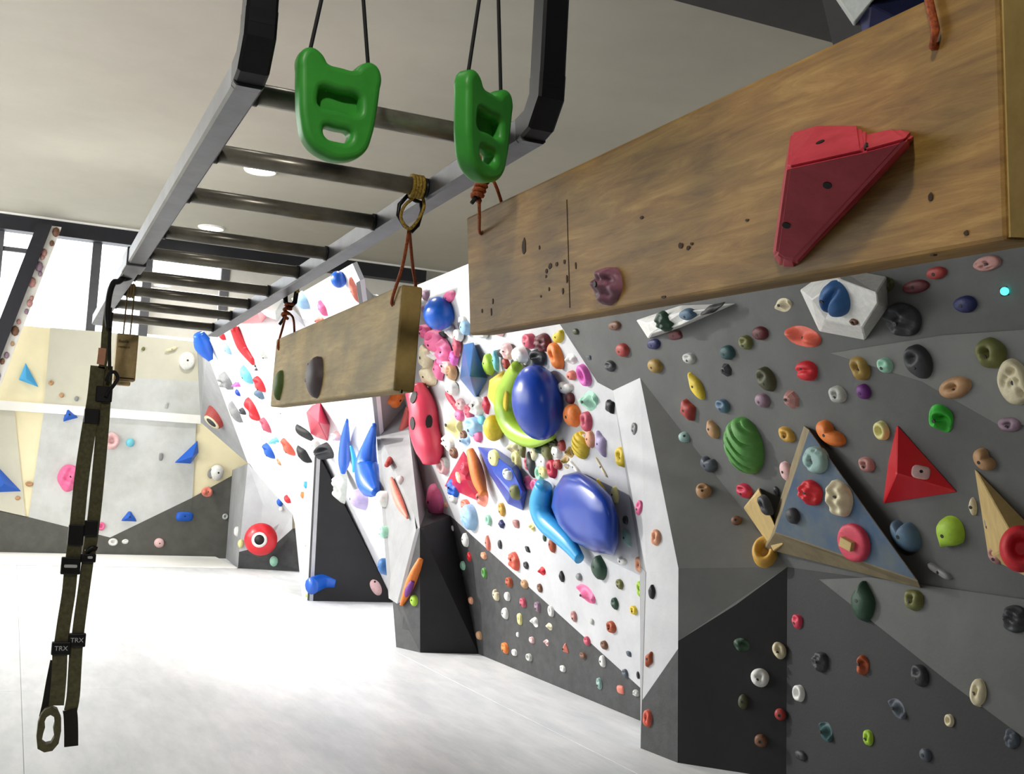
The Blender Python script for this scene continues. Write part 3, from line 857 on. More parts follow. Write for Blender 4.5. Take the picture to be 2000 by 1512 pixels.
ribbon('foot_strap', [(106, 1290), (98, 1330), (90, 1375), (84, 1400)], .03, M['strapdark'], .02)
ribbon('foot_strap', [(149, 1260), (146, 1310), (143, 1360), (138, 1388)], .05, M['strap'], .006)
# stirrup loops seen edge-on: a closed band and a flat one
def stirrup(pix, w, mat, dy, flat=False):
    pts = [sp(x, y, dy) for x, y in pix]
    n = len(pts)
    c = sum(pts, V((0, 0, 0))) / n
    verts, faces = [], []
    for p in pts:
        d = (p - c).normalized()
        for a, b in ((0, -w / 2), (0, w / 2), (.03, w / 2), (.03, -w / 2)):
            verts.append(p - d * a + V((0, b, 0)))
    for i in range(n):
        for j in range(4):
            faces.append((i * 4 + j, i * 4 + (j + 1) % 4, ((i + 1) % n) * 4 + (j + 1) % 4, ((i + 1) % n) * 4 + j))
    return fix_normals(mesh_obj('stirrup', verts, faces, mat, st, False))
stirrup([(88, 1384), (100, 1379), (112, 1384), (119, 1400), (119, 1425), (114, 1450), (102, 1464), (86, 1467), (73, 1460), (71, 1440), (74, 1412), (80, 1394)], .05, M['strap'], 0)
ribbon('stirrup', [(136, 1386), (138, 1400), (139, 1430), (139, 1457)], .052, M['strapdark'], .006, .02)

# ------------------------------------------------------------------ climbing holds
NT, NR = 22, 7
def noise_table(rn, n=5):
    return [(rn.uniform(-1, 1), rn.uniform(0, 6.28)) for _ in range(n)]
def dome(kind, rn, w, h, d, nt=NT, nr=NR):
    """closed-to-the-wall shape; X across, Y up, Z out of the wall"""
    nb = noise_table(rn)
    def wob(th):
        return sum(a * math.cos((i + 1) * th + p) / (i + 1.5) for i, (a, p) in enumerate(nb))
    lum = [(rn.uniform(-.55, .55), rn.uniform(-.5, .5), rn.uniform(.25, .4)) for _ in range(5)]
    if kind == 'lumps':
        m = rn.choice((2, 3)); lum = [((i - (m - 1) / 2) * 1.1, rn.uniform(-.25, .25), .42) for i in range(m)]
    pits = [(rn.uniform(-.7, .7), rn.uniform(-.7, .7), rn.uniform(.09, .16)) for _ in range(9)]
    def R(th):
        c, s = math.cos(th), math.sin(th)
        if kind == 'tri':
            a = (th - math.pi / 2) % (2 * math.pi / 3) - math.pi / 3
            return min(1.25, .62 / max(.3, math.cos(a))) + .02 * wob(th)
        if kind == 'leaf':
            return 1 / math.sqrt((c * 1.0) ** 2 + s ** 2) * (1 - .28 * abs(math.sin(2 * th)) ** 1.3) + .02 * wob(th)
        if kind == 'drop':
            return 1 - .42 * max(0, s) ** 1.0 * abs(c) ** .6 + .03 * wob(th)
        if kind == 'horn':
            return 1 - .55 * math.exp(-(((th - 1.2) / .5) ** 2)) + .05 * wob(th)
        if kind == 'bone':
            return 1 - .5 * abs(s) ** 2 + .05 * wob(th)
        if kind in ('edge', 'wedge'):
            return (abs(c) ** 4 + abs(s) ** 4) ** -.25 * .92 + .05 * wob(th)
        if kind in ('ribs', 'egg', 'donut', 'disc', 'ball'):
            return 1 + .01 * wob(th)
        if kind in ('rock', 'pyr', 'twist'):
            return .95 + .16 * wob(th)
        return 1 + .09 * wob(th)
    def Z(r, th):
        x, y = r * math.cos(th), r * math.sin(th)
        b = max(0.0, 1 - r ** 2.6) ** .5
        if kind == 'jug':
            return b * (1 - .62 * math.exp(-(x * x / .22 + (y - .28) ** 2 / .06))) * (1 + .25 * y)
        if kind == 'pocket':
            return b * (1 - .85 * math.exp(-((x - .05) ** 2 + (y - .05) ** 2) / .075)) * (.9 + .1 * math.cos(3 * th))
        if kind == 'pocked':
            return max(0, 1 - r ** 6) ** .5 * (1 - .55 * sum(math.exp(-((x - a) ** 2 + (y - c) ** 2) / (q * q)) for a, c, q in pits) / 1.2)
        if kind == 'lips':
            return b * (1 - .6 * math.exp(-((y - .12 * math.cos(2.4 * x)) / .16) ** 2))
        if kind == 'ribs':
            return b * (1 - .34 * max(0, math.sin(14 * y + 6 * x + 2.0 * math.sin(3 * x))) ** 4)
        if kind == 'lumps':
            return min(1, max(math.exp(-((x - a) ** 2 + (y - c) ** 2) / (q * q)) for a, c, q in lum)) * b ** .4
        if kind == 'rock':
            return b * (.75 + .28 * math.sin(5 * x + 3 * y + nb[0][1]) * math.cos(6 * y - 2 * x + nb[1][1]))
        if kind == 'twist':
            return b * (.6 + .4 * math.cos(2.2 * th + 4 * r))
        if kind == 'donut':
            return max(0, 1 - ((r - .66) / .34) ** 2) ** .5 if r > .34 else .08
        if kind == 'disc':
            return .8 * max(0, 1 - r ** 10) ** .5
        if kind == 'edge':
            return b * (.3 + .7 * (y * .5 + .5))
        if kind == 'wedge':
            return b * (.35 + .65 * (.5 - x * .5))
        if kind == 'tri':
            return (1 - r) ** .8
        if kind == 'bone':
            return b * (.6 + .4 * abs(x))
        if kind == 'pyr':
            return 1 - r if r > .25 else .8
        return b
    if kind == 'pyr':
        nt, nr = 7, 3
    verts, faces = [], []
    for i in range(nr):
        r = 1 - (i / nr) ** 1.15 if kind not in ('donut', 'pocket', 'pocked', 'jug') else 1 - i / nr
        for j in range(nt):
            th = 2 * math.pi * j / nt
            z = Z(r, th) * d if i else -.012
            q = R(th) * r
            verts.append((w / 2 * q * math.cos(th), h / 2 * q * math.sin(th) + .12 * z, z))
    verts.append((0, .12 * Z(0, 0) * d, Z(0, 0) * d))
    for i in range(nr - 1):
        for j in range(nt):
            faces.append((i * nt + j, i * nt + (j + 1) % nt, (i + 1) * nt + (j + 1) % nt, (i + 1) * nt + j))
    for j in range(nt):
        faces.append(((nr - 1) * nt + j, (nr - 1) * nt + (j + 1) % nt, len(verts) - 1))
    return verts, faces

def wall_frame(n, ang=0):
    up = V((0, 0, 1)) - n * n.z
    up.normalize()
    x = up.cross(n).normalized()
    m = Matrix((x, up, n)).transposed().to_4x4()
    return m @ Matrix.Rotation(math.radians(ang), 4, 'Z')

ZONES = {'near': 'near grey wall', 'near_low': 'near black foot', 'fin': 'pale fin', 'fin_side': 'pale fin side', 'fin_back': 'pale fin',
         'mid': 'bright middle wall', 'mid_low': 'middle wall foot', 'fin2': 'second fin', 'fin2_low': 'second fin foot', 'fin2_side': 'second fin side',
         'over': 'white overhang', 'fin3': 'third fin', 'fin3_side': 'black niche', 'far': 'far overhang', 'fin4': 'farthest fin', 'fin4_back': 'farthest fin', 'back': 'back wall'}
SHAPE = {'blob': 'rounded', 'jug': 'scooped', 'pocket': 'pocketed', 'pocked': 'pitted', 'lips': 'lip-shaped', 'ribs': 'ribbed', 'lumps': 'lumpy', 'rock': 'craggy', 'twist': 'twisted', 'donut': 'ring-shaped',
         'disc': 'flat round', 'edge': 'edge', 'wedge': 'wedge', 'tri': 'triangular', 'leaf': 'pointed', 'drop': 'teardrop', 'horn': 'hooked', 'bone': 'bone-shaped', 'pyr': 'faceted', 'egg': 'egg-shaped', 'ball': 'ball'}
HOLDS = []        # records for labels
BOLT = None
def bolt_mesh():
    k = 10
    v = [(math.cos(2 * math.pi * i / k), math.sin(2 * math.pi * i / k), z) for z in (0, .5) for i in range(k)]
    f = [tuple(range(k, 2 * k))] + [(i, (i + 1) % k, (i + 1) % k + k, i + k) for i in range(k)]
    me = bpy.data.meshes.new('bolt'); me.from_pydata(v, [], f); me.materials.append(M['holehole']); return me
BOLT = bolt_mesh()
SEED = [0]
def place(px, py, wpx, hpx, kind, col, ang=0, depth=None, bolt=True, name='climbing_hold', surf=None, gloss=False, label=None, grow=False):
    SEED[0] += 1
    rn = random.Random(SEED[0] * 7 + 3)
    hv = surf(px, py) if surf else hit(px, py)
    if hv is None:
        print('MISS', px, py, kind, col); return None
    p, n, zone, dr = hv
    s = (p - CAM).dot(_f) / F_PX
    cosf = abs(dr.dot(n))
    sinf = math.sqrt(max(0, 1 - cosf * cosf))
    if grow and zone in ('mid', 'over', 'far', 'fin2') and max(wpx, hpx) < 46:
        wpx, hpx = wpx * 1.36, hpx * 1.36
    ww, hh = wpx * s, hpx * s
    d = depth * s if depth else .46 * min(ww, hh) * {'disc': .5, 'edge': 1.2, 'leaf': .85, 'tri': 1.0, 'ball': 1.5, 'donut': .8, 'pocked': .6}.get(kind, 1)
    if not depth and kind in ('bone', 'leaf', 'drop') and (ww > 2.2 * hh or hh > 2.2 * ww): d *= 1.2
    if zone in ('over', 'far') and not depth: d *= 1.7
    fac = 1 / (cosf + .38 * sinf) if abs(math.sin(math.radians(ang))) < .8 else 1
    fac = min(fac, 1.5)
    w_in = ww * fac
    base = p + dr * (.4 * d / dr.dot(n)) - n * .4 * d
    big = max(wpx, hpx) > 55
    v, f = dome(kind, rn, w_in, hh, d, (64 if kind == 'ribs' else 36) if big else NT, (30 if kind == 'ribs' else 14) if big else NR)
    mat = (GLOSS if gloss and col in GLOSS else HM)[col]
    o = mesh_obj(name, v, f, mat, None, kind not in ('pyr', 'tri'))
    o.matrix_world = Matrix.Translation(base) @ wall_frame(n, ang)
    if bolt and max(wpx, hpx) >= 20 and kind not in ('donut', 'ribs'):
        r = min(max(.009, .07 * min(ww, hh)), .02)
        off = {'jug': (0, -.25), 'lips': (0, .45), 'rock': (.15, .1)}.get(kind, (.02, .02))
        bx_, by_ = off[0] * w_in * .5, off[1] * hh * .5
        best = min(v, key=lambda q: (q[0] - bx_) ** 2 + (q[1] - by_) ** 2 - q[2] * .01)
        b = bpy.data.objects.new('bolt', BOLT); C.objects.link(b); b.parent = o
        b.location = (best[0], best[1], best[2] - r * .35); b.scale = (r, r, r)
    if name == 'climbing_hold' and zone in ('mid_low', 'near_low', 'fin2_low') and max(wpx, hpx) < 38: o.name = 'foothold'
    HOLDS.append(dict(o=o, px=px, py=py, size=max(wpx, hpx), kind=kind, col=col, zone=zone, label=label))
    return o

def table(ox, oy, sc, rows, surf=None):
    for line in rows.strip().splitlines():
        for item in line.split(';'):
            q = item.split()
            if not q: continue
            x, y, w, h = (float(a) for a in q[:4])
            place(ox + x / sc, oy + y / sc, w / sc, h / sc, q[4], q[5], float(q[6]) if len(q) > 6 else 0, surf=surf, grow=(oy < 900))

# ---- volumes: pyramids bolted to the wall, base and apex given where they stand
def volume(base_px, apexes, col, label, cat='volume', name='climbing_volume', mats=None, gloss=True, faces=None, group=None):
    bp = [lifted(x, y, 0) for x, y in base_px]
    tp = [lifted(x, y, l) for x, y, l in apexes]
    n = len(bp)
    v = bp + tp
    c0 = sum(bp, V((0, 0, 0))) / n
    if faces is None:
        if len(tp) == 1:
            f = [(i, (i + 1) % n, n) for i in range(n)]
        else:
            f = [(i, (i + 1) % n, n + (i + 1) % n, n + i) for i in range(n)] + [tuple(range(n, 2 * n))]
    else:
        f = faces
    f = list(f) + [tuple(range(n))[::-1]]
    m = mats or [(GLOSS if gloss and col in GLOSS else HM)[col]]
    o = mesh_obj(name, [q - c0 for q in v], f, m[0], None, mats=m)
    o.location = c0
    fix_normals(o)
    bm = bmesh.new(); bm.from_mesh(o.data)
    bmesh.ops.bevel(bm, geom=list(bm.edges), offset=.006, segments=1, affect='EDGES')
    bm.to_mesh(o.data); bm.free()
    tag(o, label, cat, group)
    return o
def surf_of(o):
    """raycast onto a finished volume instead of the bare wall"""
    bm = bmesh.new(); bm.from_mesh(o.data); bm.transform(Matrix.Translation(o.location))
    t = BVHTree.FromBMesh(bm); bm.free()
    def f(px, py):
        d = ray(px, py).normalized()
        p, n, i, dist = t.ray_cast(CAM, d)
        if p is None: return hit(px, py)
        if n.dot(d) > 0: n = -n
        return p, n, hit(px, py)[2], d
    return f

# near wall volumes
vw = volume([(1562, 566), (1628, 520), (1732, 540), (1735, 600), (1690, 665), (1600, 648)], [(1585, 585, .20), (1640, 545, .22), (1712, 572, .24), (1715, 592, .2), (1684, 640, .12), (1612, 625, .12)], 'white',
            'white box-shaped plywood volume carrying a blue ridged hold, just under the near plank')
sv = surf_of(vw)
place(1628, 590, 78, 66, 'lips', 'steel_blue', 35, surf=sv); place(1667, 630, 22, 16, 'pocket', 'brown', 0, surf=sv)
vd = volume([(1242, 625), (1330, 596), (1440, 592), (1330, 640), (1266, 662)], [(1262, 632, .10), (1330, 610, .14), (1400, 602, .08), (1330, 634, .12), (1272, 652, .1)], 'white',
            'long thin white and black wedge volume peeking out below the near plank')
sv = surf_of(vd)
place(1293, 632, 40, 44, 'rock', 'dark_green', 0, surf=sv); place(1341, 616, 42, 24, 'blob', 'slate_blue', 0, surf=sv); place(1390, 606, 66, 16, 'leaf', 'black', 20, surf=sv)
place(1275, 673, 38, 22, 'blob', 'navy'); place(1316, 656, 44, 20, 'edge', 'maroon')
# red pyramid
vr = volume([(1752, 828), (1872, 962), (1724, 985), (1735, 900)], [(1750, 925, .17)], 'red', 'glossy red three-sided pyramid volume with a pale square plate on its face')
sv = surf_of(vr)
place(1799, 922, 42, 34, 'edge', 'pale_pink', -10, depth=6, surf=sv)
# blue weathered triangle on a plywood frame
tri = [(1578, 832), (1796, 1138), (1510, 1045)]
bluepaint = material('weathered_blue_paint', (52, 80, 110), .65, var=.5, scale=5, rgb2=(86, 98, 104), bump=.1)
edge_m = material('raw_timber_edge', (140, 126, 96), .8, var=.3, scale=10)
vt = volume([(1570, 830), (1800, 1150), (1492, 1072)], [(1580, 838, .05), (1794, 1136, .12), (1512, 1040, .17)], 'blue', 'weathered blue triangular volume with raw timber edges crowded with holds', mats=[bluepaint, edge_m])
_mx = max(p.area for p in vt.data.polygons if p.normal.dot(V((-1, -.3, 0))) > 0)
for p in vt.data.polygons:
    if p.area < _mx * .9: p.material_index = 1
sv = surf_of(vt)
place(1590, 900, 58, 56, 'pocked', 'pale_teal', 0, surf=sv); place(1577, 964, 60, 54, 'rock', 'red', 0, surf=sv); place(1632, 975, 64, 80, 'rock', 'cream', 15, surf=sv)
place(1547, 1009, 32, 33, 'blob', 'charcoal', 0, surf=sv)
pd = place(1665, 1061, 76, 78, 'disc', 'pinkish_red', 0, surf=sv, bolt=False, label='flat pinkish-red disc hold with a small wooden block on the blue triangle')
s_ = (pd.location - CAM).length / F_PX
zb = max(v.co.z for v in pd.data.vertices)
bb = box('wood_block', (-.05, -.03, zb - .004), (.035, .025, zb + .03), M['ply'], pd, .004); bb.rotation_euler = (0, 0, D2(-20))
place(1560, 1066, 18, 30, 'lumps', 'dusty_pink', 0); place(1516, 960, 14, 22, 'blob', 'charcoal')
# bare board beside it
vb = volume([(1452, 992), (1483, 952), (1532, 1060), (1512, 1080)], [(1455, 988, .11), (1483, 957, .11), (1530, 1064, .11), (1512, 1076, .11)], 'tan', 'bare pale plywood board bolted left of the blue triangle', cat='board', name='plywood_board', mats=[M['ply']])
sv = surf_of(vb)
place(1491, 988, 27, 44, 'pocket', 'charcoal', 10, surf=sv)
# tan triangle at the right edge
vp = volume([(1902, 912), (2016, 1030), (2010, 1130), (1930, 1090)], [(1985, 1060, .16)], 'tan', 'bare plywood pyramid volume cut off by the right picture edge', mats=[M['ply']])
place(1994, 1072, 78, 92, 'donut', 'red', 0, surf=lambda x, y: (lifted(x, y, .16), V((-.72, -.69, 0)).normalized(), 'near', ray(x, y).normalized()))
# dark blue volume at the very top with a white triangle
vv = volume([(1622, 84), (1640, 18), (1760, -40), (1850, -20), (1800, 60), (1690, 100)], [(1700, 10, .35)], 'navy', 'dark blue volume at the top of the near wall above the plank', gloss=False)
sv = surf_of(vv)
volume([(1606, -40), (1745, -40), (1668, 52)], [(1612, -40, .42), (1738, -40, .42), (1669, 44, .42)], 'pale_grey', 'pale triangular volume pointing down at the top edge above the near plank', gloss=False)

table(1240, 500, 2.632, '''
755 255 120 80 lumps cream; 640 400 110 75 blob maroon; 565 450 90 80 jug olive; 470 500 100 80 blob teal; 460 590 90 90 pyr charcoal
275 530 95 60 jug pale_grey; 100 568 95 80 blob ochre; 310 670 75 165 drop yellow 25; 268 795 105 130 leaf brick 10; 447 775 90 80 jug slate_blue
395 890 75 115 drop tan 10; 545 985 225 305 ribs green -10; 258 930 80 60 blob pale_teal; 375 1070 105 95 horn slate; 350 1205 90 80 jug tan; 558 1210 100 85 jug crimson
850 420 250 115 lumps coral -12; 1360 340 240 190 rock charcoal -20; 1690 250 140 95 blob navy; 1815 505 175 165 pocket olive; 1950 650 195 245 pocked cream
1450 550 150 190 jug charcoal 15; 1280 565 95 85 jug mint; 1150 580 115 140 pocket ochre 15; 875 595 135 115 lips red; 670 640 110 140 jug dark_olive 20
790 740 120 130 pyr dusty_pink; 650 745 90 80 blob mauve; 1035 715 115 95 pocket pale_grey; 1170 700 85 85 blob purple; 1640 680 215 110 pocket tan 12
1560 840 150 160 twist bright_green -30; 1920 870 150 80 pocket mauve; 775 920 105 85 pocket gold -25; 995 915 180 125 horn orange -30; 1265 900 90 110 donut pale_yellow -15
1185 1075 100 85 pocket dusty_pink; 1790 1050 130 120 horn tan -40; 775 1110 75 110 blob pale_pink; 1735 1290 105 45 drop cream 80
1270 150 150 90 lumps dark_olive; 1440 160 180 70 blob maroon; 1545 90 130 70 blob brick; 1810 40 180 80 pocked dusty_pink; 1140 140 90 40 edge black
''')
table(760, 560, 3.448, '''
1515 265 130 65 blob brown; 1255 305 60 45 blob dark_olive; 1565 430 125 95 blob brick; 1485 540 105 85 jug charcoal; 1650 960 65 90 jug grey; 1485 810 70 85 leaf black 25
''')
table(1240, 950, 2.632, '''
20 110 55 85 jug pink -15; 105 265 75 90 pocket peach; 22 405 72 95 pocket peach -10; 25 530 55 90 pocket lime; 85 540 45 85 drop black; 70 890 55 100 leaf rust -25; 60 1195 60 95 pocket coral
520 175 65 50 blob brown; 665 335 140 165 donut gold; 1380 250 150 200 horn slate_blue 20; 1610 245 150 200 drop lime 140; 1560 440 150 80 bone grey -25
1820 210 40 100 blob grey 15; 1850 360 80 100 jug dusty_pink; 1165 590 140 210 drop dark_green; 1425 585 120 115 pocket olive; 1940 680 170 150 rock charcoal
830 695 65 80 jug pinkish_red; 545 815 70 95 lumps dark_green 80; 740 845 75 95 pocket cream 20; 945 905 110 110 rock charcoal; 1165 920 90 110 twist rust; 1455 975 100 120 jug charcoal
1755 1060 95 145 pocket cream -10; 640 985 105 100 pocket white; 840 1065 75 90 donut white; 555 1110 60 80 blob dark_olive; 745 1175 65 65 blob brick; 1340 1145 120 100 lumps slate -30
1615 1205 55 70 donut cream; 970 1265 100 110 lumps teal -40; 1195 1295 65 85 pocket lime; 645 1310 75 70 blob brown; 850 1385 80 55 blob charcoal; 1490 1380 70 70 blob slate; 1930 1300 90 120 rock slate
''')

# ---- the big shapes of the middle wall
def ellipsoid(name, px, py, wpx, hpx, dpx, tilt, col, label, cat='climbing hold', stand=.35, gloss=True, sub=None):
    p, n, zone, dr = hit(px, py)
    s = (p - CAM).dot(_f) / F_PX
    c = p + dr * (dpx * s * stand / dr.dot(n))
    s = (c - CAM).dot(_f) / F_PX
    bm = bmesh.new()
    bmesh.ops.create_uvsphere(bm, u_segments=32, v_segments=20, radius=1)
    bm.transform(Matrix.Diagonal((wpx * s / 2, hpx * s / 2, dpx * s / 2, 1)))
    me = bpy.data.meshes.new(name); bm.to_mesh(me); bm.free()
    me.materials.append((GLOSS if gloss and col in GLOSS else HM)[col])
    for q in me.polygons: q.use_smooth = True
    o = bpy.data.objects.new(name, me); C.objects.link(o)
    # axes: image-plane like frame blended with the wall normal so the long axis follows the wall
    o.matrix_world = Matrix.Translation(c) @ wall_frame(n, tilt)
    tag(o, label, cat, 'large rounded macro holds')
    return o
ellipsoid('macro_hold', 1050, 786, 120, 150, 96, 12, 'royal_blue', 'huge glossy dark blue egg-shaped hold in the upper centre of the middle wall')
ellipsoid('macro_hold', 858, 612, 70, 66, 62, 0, 'blue', 'bright blue ball hold at the top of the middle wall in the gap between planks')
ellipsoid('macro_hold', 964, 836, 44, 52, 40, 0, 'yellow', 'yellow egg-shaped hold left of the big blue egg', gloss=False)

def plate(pix, lift, th_lift, col, label, name='macro_hold', gloss=True, surfz=None):
    """thick curved plate: outline given in place, back on the wall, domed front"""
    n = len(pix)
    cx_, cy_ = sum(a for a, b in pix) / n, sum(b for a, b in pix) / n
    rings = [(1.0, 0.0), (.97, .55), (.86, .85), (.6, 1.0)]
    v = []
    for q, l in rings:
        for a, b in pix:
            v.append(lifted(cx_ + (a - cx_) * q, cy_ + (b - cy_) * q, lift + th_lift * l - (.02 if l == 0 else 0)))
    v.append(lifted(cx_, cy_, lift + th_lift))
    f = [(i * n + j, i * n + (j + 1) % n, (i + 1) * n + (j + 1) % n, (i + 1) * n + j) for i in range(3) for j in range(n)]
    f += [(3 * n + j, 3 * n + (j + 1) % n, 4 * n) for j in range(n)] + [tuple(range(n))[::-1]]
    c0 = v[-1].copy()
    o = fix_normals(mesh_obj(name, [q - c0 for q in v], f, (GLOSS if gloss and col in GLOSS else HM)[col], None, True))
    o.location = c0
    tag(o, label, 'climbing hold', 'large rounded macro holds')
    return o
def band(pix, widths, lift, col, label, thick=.06, name='macro_hold', gloss=True, group='large rounded macro holds', cat='climbing hold', lifts=None, pt=None):
    """curved tapering arm lying on the wall along a line of points; widths in pixels"""
    pts, sc = [], []
    for i, ((x, y), w) in enumerate(zip(pix, widths)):
        p = pt(x, y) if pt else lifted(x, y, (lifts[i] if lifts else lift))
        pts.append(p); sc.append(w * (p - CAM).dot(_f) / F_PX)
    P = smooth_path(pts, 6)
    S = [x[0] for x in smooth_path([V((q, 0, 0)) for q in sc], 6)]
    pr = [(.5 * math.cos(2 * math.pi * i / 12), .42 * math.sin(2 * math.pi * i / 12)) for i in range(12)]
    c0 = P[0].copy()
    o = sweep(name, [q - c0 for q in P], pr, (GLOSS if gloss and col in GLOSS else HM)[col], None, True, up=next((hit(*q)[1] for q in pix if hit(*q)), V((-1, 0, 0))), scales=S)
    o.location = c0
    tag(o, label, cat, group)
    return o
# green crescent behind the egg
band([(1010, 716), (990, 760), (988, 800), (1004, 838), (1040, 858), (1080, 852)], [26, 44, 52, 46, 34, 14], .08, 'lime', 'lime green crescent hold curving under the huge upper blue egg')
plate([(955, 742), (985, 722), (996, 770), (992, 815), (972, 800), (952, 775)], .02, .12, 'yellow', 'flat yellow hold beside the lime green crescent', gloss=False)
# lower blue macro with its cyan fin
plate([(1082, 955), (1100, 928), (1130, 920), (1165, 940), (1195, 970), (1208, 1010), (1208, 1060), (1200, 1085), (1160, 1078), (1118, 1058), (1090, 1025), (1076, 990)], .06, .32, 'royal_blue',
      'huge glossy blue rounded hold low on the right of the middle wall')
band([(1062, 948), (1056, 985), (1066, 1018), (1092, 1044), (1115, 1068), (1132, 1092)], [40, 52, 48, 40, 34, 24], .1, 'cyan', 'cyan fin hold hugging the left of the huge lower blue hold')
# red pocketed macro on the second fin
rm = band([(812, 762), (826, 800), (830, 840), (840, 880), (842, 905)], [52, 66, 72, 64, 40], .12, 'pinkish_red', 'large crimson hold with deep pockets on the edge of the second fin')
rm2 = band([(800, 800), (784, 850), (770, 885), (756, 908)], [20, 20, 18, 12], .08, 'brick', 'thin brown-red curved hold left of the large crimson pocketed hold', gloss=False)
bm = bmesh.new(); bm.from_mesh(rm.data); bm.transform(Matrix.Translation(rm.location)); trm = BVHTree.FromBMesh(bm); bm.free()
for x, y, w, h_ in ((808, 776, 15, 26), (806, 827, 16, 26), (838, 824, 14, 28)):
    d = ray(x, y).normalized(); p, n, i, dd = trm.ray_cast(CAM, d)
    if p is None: continue
    if n.dot(d) > 0: n = -n
    s = (p - CAM).dot(_f) / F_PX
    k = 12
    pv = [(w * s * .5 * math.cos(2 * math.pi * i / k), h_ * s * .5 * math.sin(2 * math.pi * i / k), z) for z in (-.06, .008) for i in range(k)]
    po = mesh_obj('pocket', pv, [tuple(range(k, 2 * k))] + [(i, (i + 1) % k, (i + 1) % k + k, i + k) for i in range(k)], M['holehole'], rm)
    po.matrix_local = Matrix.Translation(p - rm.location) @ wall_frame(n)
# blue cone volume, crimson wedge, blue plate
volume([(905, 672), (925, 668), (952, 738), (930, 780), (898, 740)], [(918, 735, .24)], 'steel_blue', 'blue cone-shaped volume with a black underside left of the lime crescent')
vx = volume([(905, 880), (945, 945), (935, 980), (868, 950), (880, 925)], [(908, 935, .14)], 'crimson', 'crimson triangular volume below the large pocketed crimson hold')
vq = volume([(932, 872), (968, 876), (1012, 905), (1030, 960), (1022, 998), (992, 985), (955, 925)], [(950, 895, .14), (970, 892, .14), (1000, 915, .14), (1020, 960, .14), (1014, 975, .12), (995, 965, .14), (965, 925, .14)], 'royal_blue',
            'flat blue plate volume with round greenish holds in the centre of the middle wall')
sv = surf_of(vq)
place(962, 895, 34, 34, 'ball', 'pale_yellow', 0, surf=sv, depth=7); place(990, 926, 24, 26, 'horn', 'white', 0, surf=sv); place(1004, 960, 28, 34, 'drop', 'olive', 40, surf=sv)
sv = surf_of(vx)
place(905, 915, 24, 26, 'jug', 'crimson', 0, surf=sv); place(892, 932, 28, 16, 'edge', 'cream', -20, surf=sv)
band([(918, 880), (928, 910), (936, 940), (945, 965)], [18, 30, 30, 18], .09, 'orange', 'long wavy orange hold between the crimson triangle and the blue plate', gloss=False)

table(760, 560, 3.448, '''
240 60 50 60 blob mauve; 400 70 100 60 blob pink; 490 230 60 50 jug white; 480 265 70 50 edge charcoal; 230 150 35 50 blob mauve; 400 305 60 70 lumps white; 350 325 60 40 edge black
290 370 150 110 jug pink; 350 455 110 150 rock pink; 447 400 75 160 leaf rose -10; 240 480 110 150 leaf cream 20; 245 610 130 100 edge cream; 325 560 80 120 leaf pink
410 580 70 80 jug tan; 548 620 75 75 horn white; 660 520 70 120 drop lime; 712 500 55 160 leaf aqua; 780 440 80 90 rock pale_pink; 780 520 40 60 blob brick
870 465 100 90 ribs white; 930 370 80 80 jug rose; 1020 380 160 130 rock maroon; 1135 335 95 60 horn yellow 20; 1110 470 115 190 pocket orange 15; 980 485 110 90 twist charcoal
1215 490 80 60 lumps white; 1310 600 110 170 donut magenta 20; 1220 600 60 50 blob salmon; 1330 770 180 150 lumps mint; 1180 680 120 70 horn white; 1215 755 60 60 blob maroon
1225 870 110 120 egg orange; 1320 910 80 110 pocket rose; 1280 1070 150 190 ribs yellow; 1420 1060 105 200 leaf lavender 20; 1350 1030 60 90 blob peach; 1560 1150 90 110 pocket yellow
1425 1215 170 36 bone cream -45; 420 930 120 140 lumps pale_yellow; 580 810 110 110 rock white; 650 800 60 100 leaf crimson; 560 950 120 110 jug pale_blue; 400 1060 70 90 jug white
430 790 250 60 wedge pinkish_red -35; 55 760 90 120 leaf orange 30; 120 1190 95 125 pocket blue; 95 1310 55 75 horn white; 850 1180 90 160 pocket pale_yellow; 830 1090 90 80 lumps cream
1012 1260 60 80 donut mint; 1090 1230 70 100 pocket crimson 20; 990 1345 75 75 donut pink; 930 1320 50 70 blob pink; 1060 1110 80 120 leaf olive 30; 1160 1070 50 60 blob brick; 950 1200 60 140 leaf charcoal 15
360 1210 85 90 donut pale_pink; 1000 1085 70 70 twist dark_green; 1100 1060 70 60 rock dark_olive; 1180 1180 60 80 lumps ochre; 1040 1180 50 70 blob white
470 870 70 60 blob pink; 590 1000 60 60 blob lavender; 500 1010 50 60 jug brown; 620 900 50 50 blob aqua; 880 560 60 60 blob cream; 1200 1190 70 50 lumps white
''')
